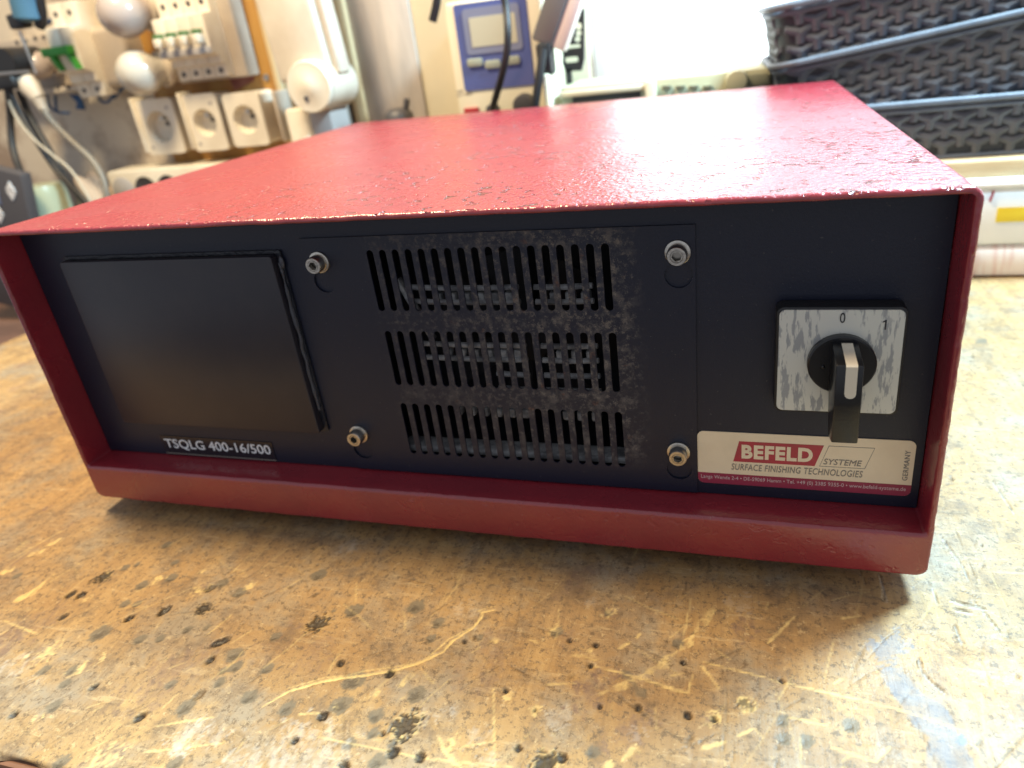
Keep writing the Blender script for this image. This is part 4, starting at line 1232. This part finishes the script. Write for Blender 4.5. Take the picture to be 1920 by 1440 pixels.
MB().cyl((q.x, SY + 0.001, q.z), (q.x, SY - 0.010, q.z), 0.007, 0.006, 20, 0.001).build("cable_plug", M['dkgrey_pl'], st)
tag(MB().tube([at(938, -30, 0.44), at(948, 10, 0.44), at(952, 60, 0.43), at(950, 100, 0.43), at(940, 145, 0.435), at(926, 195, 0.448), at(925, 210, 0.4615)], 0.0036, 12).build("iron_cable", M['black_cable']), "black cable hanging in front of the soldering station's blue panel", "cable")
tag(MB().tube([at(822, -20, 0.47), at(818, 10, 0.47), at(811, 40, 0.47)], 0.0045, 10).build("black_strap", M['black_pl']), "short black strap end left of the soldering station's top", "strap")

# grey lamp arm, black grip and its cord
ga = thing("grey_desk_arm", "slanted grey arm with black grip end between soldering station and window", "lamp arm", at(1030, 100, 0.46))
p0, p1 = at(1027, 84, 0.46), at(1075, -60, 0.46)
dr = (p1 - p0)
MA = Matrix.Translation(p0) @ Matrix.Rotation(math.atan2(dr.x, dr.z), 4, 'Y')
MB().box((-0.0160, -0.008, 0.0), (0.0055, 0.010, 0.12), 0.002, M=MA).build("arm_beam", M['grey_arm'], ga)
MB().box((0.0058, -0.006, 0.0), (0.0190, 0.010, 0.12), 0.002, M=MA).build("arm_sheen", M['pinkish'], ga)  # pale strip that stands in for a pinkish reflection along the arm
a, b = at(1006, 82, 0.455), at(1039, 140, 0.455)
MB().box((a.x, 0.448, b.z), (b.x, 0.468, a.z), 0.003).build("grip", M['black_pl'], ga)
tag(MB().tube([at(1018, 92, 0.445), at(1012, 140, 0.440), at(1004, 195, 0.438), at(1002, 240, 0.44)], 0.0042, 12).build("power_cable", M['black_cable']), "thick black cord running down from grip of the slanted grey arm", "cord")

# black perforated holder in front of the window edge
HY = 0.50
def P2(px, py):
    q = at(px, py, HY)
    return (q.x, q.z)
outer = [P2(1056, 118), P2(1062, 134), P2(1092, 132), P2(1097, 110), P2(1097, 20), P2(1086, 2), P2(1075, 30), P2(1070, 55), P2(1058, 62)]
hol = []
for px, py, rx, rz in ((1086, 49, 6, 6), (1086, 62, 5.5, 5), (1084, 73, 5.5, 5), (1063, 64, 5, 5), (1063, 76, 6, 5)):
    c_ = P2(px, py)
    k = 0.74 / FPX * 1.0
    hol.append([(c_[0] + rx * k * math.cos(2 * math.pi * i / 14), c_[1] + rz * k * math.sin(2 * math.pi * i / 14)) for i in range(14)])
p0, p1 = P2(1058, 92), P2(1090, 82)
hol.append(rrect(p0[0], p1[0], p0[1], p1[1], 0.002, 3))
p0, p1 = P2(1061, 118), P2(1085, 105)
hol.append(rrect(p0[0], p1[0], p0[1], p1[1], 0.002, 3))
def inside(pt, poly):
    c_ = False
    for (x1_, y1_), (x2_, y2_) in zip(poly, poly[1:] + poly[:1]):
        if (y1_ > pt[1]) != (y2_ > pt[1]) and pt[0] < (x2_ - x1_) * (pt[1] - y1_) / (y2_ - y1_) + x1_:
            c_ = not c_
    return c_
hol = [h for h in hol if all(inside(p, outer) for p in h)]
hp = MB().plate(outer, hol, facing(HY), 0.004)
lo_z = min(p[1] for p in outer)
hp.box((outer[1][0], HY - 0.004, 0.0), (outer[1][0] + 0.006, HY, lo_z + 0.003))
tag(hp.build("perforated_holder", M['black_pl'], angle=30), "black perforated tool holder standing at the window's left edge", "holder")

# pale instrument under the window
IY = 0.455
a, b = at(1048, 158, IY), at(1440, 140, IY)
it = thing("bench_instrument", "pale olive bench instrument with display and knob below the window", "instrument", ((a.x + b.x) / 2, 0.48, 0))
zt = at(1240, 146, IY).z
x0, x1 = a.x, at(1446, 140, IY).x
MB().box((x0, IY, 0.0), (x1, 0.548, zt), 0.003).build("housing", M['olive_case'], it)
MB().box((x0, IY - 0.004, zt - 0.010), (at(1210, 150, IY).x, IY - 0.0003, zt - 0.004), 0.001).build("upper_trim", M['cream_case'], it)
p0, p1 = at(1073, 178, IY), at(1202, 172, IY)
MB().box((p0.x, IY - 0.0015, 0.08), (p1.x, IY - 0.0003, p1.z + 0.001), 0.0004).build("display", M['screen_dk'], it)
p0, p1 = at(1210, 152, IY), at(1231, 180, IY)
MB().box((p0.x, IY - 0.006, 0.09), (p1.x, IY - 0.0003, p0.z), 0.001).build("divider", M['cream_case'], it)
for px in (1250, 1276, 1301, 1327):
    q = at(px, 163, IY)
    MB().box((q.x - 0.0045, IY - 0.003, q.z - 0.002), (q.x + 0.0045, IY - 0.0003, q.z + 0.002), 0.0006).build("button", M['olive_dk'], it)
q = at(1381, 151, IY)
MB().cyl((q.x, IY, q.z), (q.x, IY - 0.012, q.z), 0.0105, 0.0095, 24, 0.001).build("knob", M['olive_case'], it)
p0, p1 = at(1400, 140, IY), at(1440, 158, IY)
MB().box((p0.x, IY - 0.0025, p1.z), (p1.x, IY - 0.0003, p0.z), 0.0006).build("side_panel", M['olive_dk'], it)
p0, p1 = at(1268, 163, IY), at(1072, 150, IY)
a, b = at(1016, 140, 0.440), at(1033, 205, 0.440)
tag(MB().box((a.x, 0.440, 0.0), (b.x, 0.50, a.z), 0.002).build("cream_stand_plate", M['cream_case']), "narrow upright cream plate between black cord and pale instrument", "plate")

# clear storage bin, tan board, basket stack -------------------------------------
bn = thing("storage_bin", "clear plastic storage bin with yellow sticker on bench's right end", "storage bin", (0.43, 0.46, 0.0))
BF = 0.388
MB().box((0.262, BF, 0.001), (0.60, 0.54, 0.030), 0.004).build("lower_body", M['bin_low'], bn)
MB().box((0.260, BF - 0.002, 0.0302), (0.602, 0.542, 0.0800), 0.004).build("upper_body", M['bin'], bn)
MB().box((0.256, BF - 0.006, 0.0802), (0.606, 0.546, 0.0860), 0.002).build("lid", M['bin'], bn)
p0, p1 = at(1871, 390, BF - 0.003), at(1990, 413, BF - 0.003)
MB().box((p0.x, BF - 0.0030, p1.z), (p1.x, BF - 0.0022, p0.z), 0.0002).build("sticker", M['yellow'], bn)
p0, p1 = at(1856, 378, BF - 0.003), at(1864, 358, BF - 0.003)
MB().tube([p0, p1], 0.0009, 6).build("red_sliver", M['label_red'], bn)
tag(MB().box((0.200, 0.396, 0.0862), (0.63, 0.548, 0.1005), 0.0015).build("tan_board", M['tan']), "tan cardboard slab between clear bin and black baskets", "board")

def basket(loc, tilt, label, L=0.33, Dp=0.145, h=0.056):
    t = thing("basket", label, "basket", loc, "stacked charcoal plastic baskets", rot=(0, rad(-tilt), rad(2.0)))
    def loop(z, inset, r=0.022, n=6):
        return [Vector((x, y, z)) for x, y in rrect(inset, L - inset, inset, Dp - inset, r, n)]
    def wallz(a, b):
        return a, b
    body = MB()
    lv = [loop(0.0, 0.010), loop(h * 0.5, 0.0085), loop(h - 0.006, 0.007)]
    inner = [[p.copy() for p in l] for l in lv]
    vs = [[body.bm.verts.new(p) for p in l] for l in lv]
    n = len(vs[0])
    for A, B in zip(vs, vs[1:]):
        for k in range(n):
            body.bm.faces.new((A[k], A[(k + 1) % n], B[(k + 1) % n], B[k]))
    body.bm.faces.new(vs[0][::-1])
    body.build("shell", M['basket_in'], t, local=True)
    MB().tube(loop(h - 0.002, 0.0025), 0.0030, 8, closed=True).build("rim", M['basket'], t, local=True)
    MB().tube(loop(h - 0.0075, 0.0050), 0.0026, 8, closed=True).build("collar", M['basket'], t, local=True)
    MB().tube(loop(0.001, 0.0085), 0.0022, 8, closed=True).build("foot_rim", M['basket'], t, local=True)
    wv = MB()
    pitch, rp = 0.0255, 0.0077
    rows = int((h - 0.010) / rp)
    def strand(c0, c1, out, w0, w1):
        d_ = (c1 - c0).normalized()
        sd = out.cross(d_).normalized()
        q = [c0 - sd * w0, c0 + sd * w0, c1 + sd * w1, c1 - sd * w1]
        mid = [c0 + out * 0.0012, c1 + out * 0.0012]
        base = [c0 - sd * w0 * 1.25 - out * 0.003, c0 + sd * w0 * 1.25 - out * 0.003, c1 + sd * w1 * 1.25 - out * 0.003, c1 - sd * w1 * 1.25 - out * 0.003]
        wv.faces(q + mid + base, [(0, 4, 5, 3), (4, 1, 2, 5), (0, 6, 7, 1, 4), (1, 7, 8, 2), (2, 8, 9, 3, 5), (3, 9, 6, 0)])
    def star(o_, ux):
        """one three-armed strand of the moulded weave; o_ centre, ux along the wall"""
        out = Vector((ux.y, -ux.x, 0))
        top_ = 1.0
        strand(o_ + out * 0.0024, o_ + Vector((0, 0, -rp * 1.15)) + out * 0.0010, out, 0.0034, 0.0028)
        for sg in (-1, 1):
            strand(o_ + out * 0.0026 - ux * sg * 0.001, o_ + ux * (sg * pitch * 0.46) + Vector((0, 0, rp * 0.62)) + out * 0.0004, out, 0.0032, 0.0023)
    nc = int((L - 0.05) / pitch)
    for r_ in range(rows):
        z = 0.0065 + (r_ + 0.5) * rp
        ins = 0.010 - 0.003 * z / h
        for k in range(nc + 1):
            x = 0.026 + (k + (0.5 if r_ % 2 else 0)) * pitch
            if x < L - 0.026:
                star(Vector((x, ins, z)), Vector((1, 0, 0)))
        for k in range(int((Dp - 0.05) / pitch) + 1):
            y = 0.030 + (k + (0.5 if r_ % 2 else 0)) * pitch
            if y < Dp - 0.026:
                star(Vector((ins, y, z)), Vector((0, -1, 0)))
    wv.build("weave", M['basket'], t, local=True, kind='stuff')
    return t
basket((0.188, 0.4005, 0.1012), 0.0, "lowest charcoal woven basket, lying level on the tan slab", h=0.050)
basket((0.1815, 0.4050, 0.1210), 7.2, "middle charcoal woven basket, tilted up to the right", h=0.069)
basket((0.1762, 0.4090, 0.1700), 6.3, "topmost charcoal woven basket in the tilted stack", h=0.066)

# left end: side table, thermostat, jar, bag, plugs and cables ----------------------
tag(MB().box((-1.30, 0.215, -0.075), (-0.604, 0.556, -0.050), 0.002).build("side_table", M['brown_top']), "dull red brown table surface beyond bench's left end", "table")
TY = 0.400
a, b = at(37, 327, TY), at(18, 556, TY)
tm = thing("thermostat", "dark grey controller box with small display and white arrow keys at left edge", "controller", (a.x, TY, a.z))
TA = 0.255
bot = a.z - (a.z + 0.0495) / math.cos(TA) + 0.004
MB().box((a.x - 0.12, TY, bot), (a.x, TY + 0.016, a.z), 0.003).build("housing", M['dkgrey_pl'], tm)
p0, p1 = at(2, 358, TY), at(22, 400, TY)
MB().box((p0.x - 0.03, TY - 0.0015, p1.z), (p1.x, TY + 0.0005, p0.z), 0.0006).build("display", M['lcd_frame'], tm)
for px, py in ((31, 366), (22, 420)):
    q = at(px, py, TY)
    for sgn in (1, -1):
        MB().prism([(q.x - 0.0075, q.z + sgn * 0.0008), (q.x + 0.0075, q.z + sgn * 0.0008), (q.x, q.z + sgn * 0.0125)], facing(TY), 0.0012).build("arrow_key", M['whiteink'], tm)
tm.rotation_euler = (0, TA, 0)
q = at(78, 372, 0.45)
jr = thing("jar", "pale green jar between dark controller and beige cloth bag", "jar", (q.x, 0.45, -0.05))
MB().lathe([(0, 0), (0.030, 0), (0.032, 0.004), (0.032, 0.165), (0.029, 0.176), (0.0, 0.177)], Matrix.Translation((q.x, 0.45, -0.0498)), 32).build("body", M['jar'], jr)
q = at(125, 400, 0.46)
bgm = bmesh.new()
bmesh.ops.create_icosphere(bgm, subdivisions=4, radius=1)
for v in bgm.verts:
    n_ = v.co.copy()
    k = 1 + 0.10 * math.sin(5 * n_.x + 3 * n_.z) + 0.06 * math.sin(11 * n_.y + 7 * n_.x)
    v.co = Vector((n_.x * 0.056 * k, n_.y * 0.036 * k, (n_.z if n_.z > -0.62 else -0.62) * 0.105 * k))
mb = MB()
mb.merge(bgm, Matrix.Translation((q.x + 0.014, 0.505, 0.016)))
tag(mb.build("cloth_bag", M['cloth'], angle=180), "crumpled beige cloth bag behind the red device's left rear", "bag")

def cable(name, pts, r, m_, label, y=None, cat="cable", group=None):
    P = [at(px, py, yy) for px, py, yy in pts]
    return tag(MB().tube(P, r, 10).build(name, M[m_]), label, cat, group)
cable("black_lead", [(14, 160, 0.47), (19, 215, 0.47), (22, 265, 0.46), (30, 300, 0.45), (41, 326, 0.44)], 0.0042, 'black_cable', "black lead hanging from black plug down to dark controller", group="leads at the left")
cable("black_lead", [(36, 170, 0.48), (54, 215, 0.48), (84, 268, 0.47), (118, 325, 0.46), (162, 383, 0.45), (190, 420, 0.45)], 0.0044, 'black_cable', "long black lead sweeping down right from the white plug", group="leads at the left")
cable("white_lead", [(16, 188, 0.465), (32, 222, 0.465), (62, 260, 0.455), (100, 292, 0.45), (135, 322, 0.45), (170, 378, 0.44), (185, 420, 0.44)], 0.0018, 'white_cable', "off-white lead crossing over the long black lead", group="leads at the left")
cable("black_lead", [(10, 150, 0.47), (34, 205, 0.47), (60, 250, 0.465), (82, 285, 0.46), (112, 327, 0.455), (168, 386, 0.445), (190, 430, 0.445)], 0.0036, 'black_cable', "thinner black lead running just under the off-white lead", group="leads at the left")
cable("grey_lead", [(78, 200, 0.48), (95, 225, 0.48), (135, 265, 0.48), (172, 300, 0.475), (193, 335, 0.47), (200, 372, 0.465), (198, 410, 0.465)], 0.0036, 'grey_cable', "grey lead curving from the white plug to the power strip", group="leads at the left")
for k, pts in enumerate(([(88, 176, 0.53), (92, 198, 0.525), (108, 210, 0.525), (130, 212, 0.525)], [(104, 178, 0.53), (106, 205, 0.525), (112, 212, 0.53)],
                         [(184, 172, 0.53), (188, 188, 0.525), (200, 192, 0.525), (210, 182, 0.525), (214, 168, 0.53)], [(88, 44, 0.53), (110, 28, 0.52), (135, 12, 0.52), (158, 14, 0.525), (165, 40, 0.53)],
                         [(214, 184, 0.53), (226, 170, 0.53), (236, 162, 0.53)])):
    cable("blue_wire", pts, 0.0018 if k != 3 else 0.0030, 'blue_wire',
          ("blue wire loop hanging left under the white terminal strip", "short blue wire drop beside the left wire loop", "small blue wire ring under the beige grey enclosure", "thick blue wire arching above the green lever breaker", "blue wire tail under the shiny bulb")[k], cat="wire", group="blue wires")
P = [at(*p, 0.522) for p in ((131, 176), (148, 178), (156, 190), (160, 206), (144, 204), (146, 192))]
tag(MB().prism([(p.x, p.z) for p in P], facing(0.5235), 0.004, 0.001).build("blue_connector", M['blue_wire']), "flat blue connector hanging under the terminal strip's middle", "connector")
a = at(8, 140, 0.47)
bp = thing("black_plug", "round black plug at the left edge beside white plug", "plug", a)
MB().cyl(at(6, 118, 0.465), at(6, 118, 0.465) + Vector((0, 0.05, 0)), 0.018, seg=24, bev=0.003).build("body", M['black_pl'], bp)
q = at(18, 152, 0.47)
MB().box((q.x - 0.03, 0.462, q.z - 0.010), (q.x + 0.014, 0.485, q.z + 0.008), 0.005).build("grip", M['black_pl'], bp)
a = at(62, 165, 0.48)
wp = thing("white_plug", "off-white plug with ribbed sleeve below the grey bulb", "plug", a)
p0, p1 = at(45, 150, 0.482), at(72, 185, 0.482)
MB().tube([p0, (p0 + p1) / 2, p1], [0.013, 0.0125, 0.0095], 16, smooth=False).build("body", M['white_pl2'], wp)
for k in range(4):
    c_ = p1.lerp(at(82, 206, 0.482), k / 3.2)
    d_ = (at(82, 206, 0.482) - p1).normalized()
    MB().cyl(c_, c_ + d_ * 0.0035, 0.0085 - k * 0.001, seg=16).build("sleeve_rib", M['white_pl2'], wp)
pr = thing("probe_pin", "thin shiny metal probe slanting down in front of the grey bulb", "probe", at(52, 100, 0.45))
MB().cyl(at(37, 58, 0.45), at(68, 139, 0.45), 0.0022, 0.0014, 10).build("pin", M['steel'], pr)
tag(MB().cyl(at(-30, 141, 0.45), at(58, 134, 0.45), 0.0020, seg=10).build("metal_rod", M['steel']), "thin metal rod lying level across the black plug", "rod")
bc = thing("blue_clamp", "blue gripped clamp with black jaw at the top left corner", "clamp", at(45, 20, 0.45))
MB().tube([at(40, -40, 0.45), at(47, 0, 0.45), at(54, 30, 0.45), at(57, 42, 0.45)], [0.016] * 14 + [0.014, 0.012, 0.010, 0.007, 0.003], 16).build("grip", M['blue_grip'], bc)
MB().tube([at(66, -40, 0.455), at(74, 0, 0.455), at(78, 35, 0.455), at(74, 50, 0.455)], 0.006, 12).build("black_jaw", M['black_pl'], bc)
q0, q1 = at(10, 28, 0.447), at(48, 52, 0.447)
MB().box((q0.x, 0.445, q1.z), (q1.x, 0.460, q0.z), 0.003).build("jaw_block", M['black_pl'], bc)
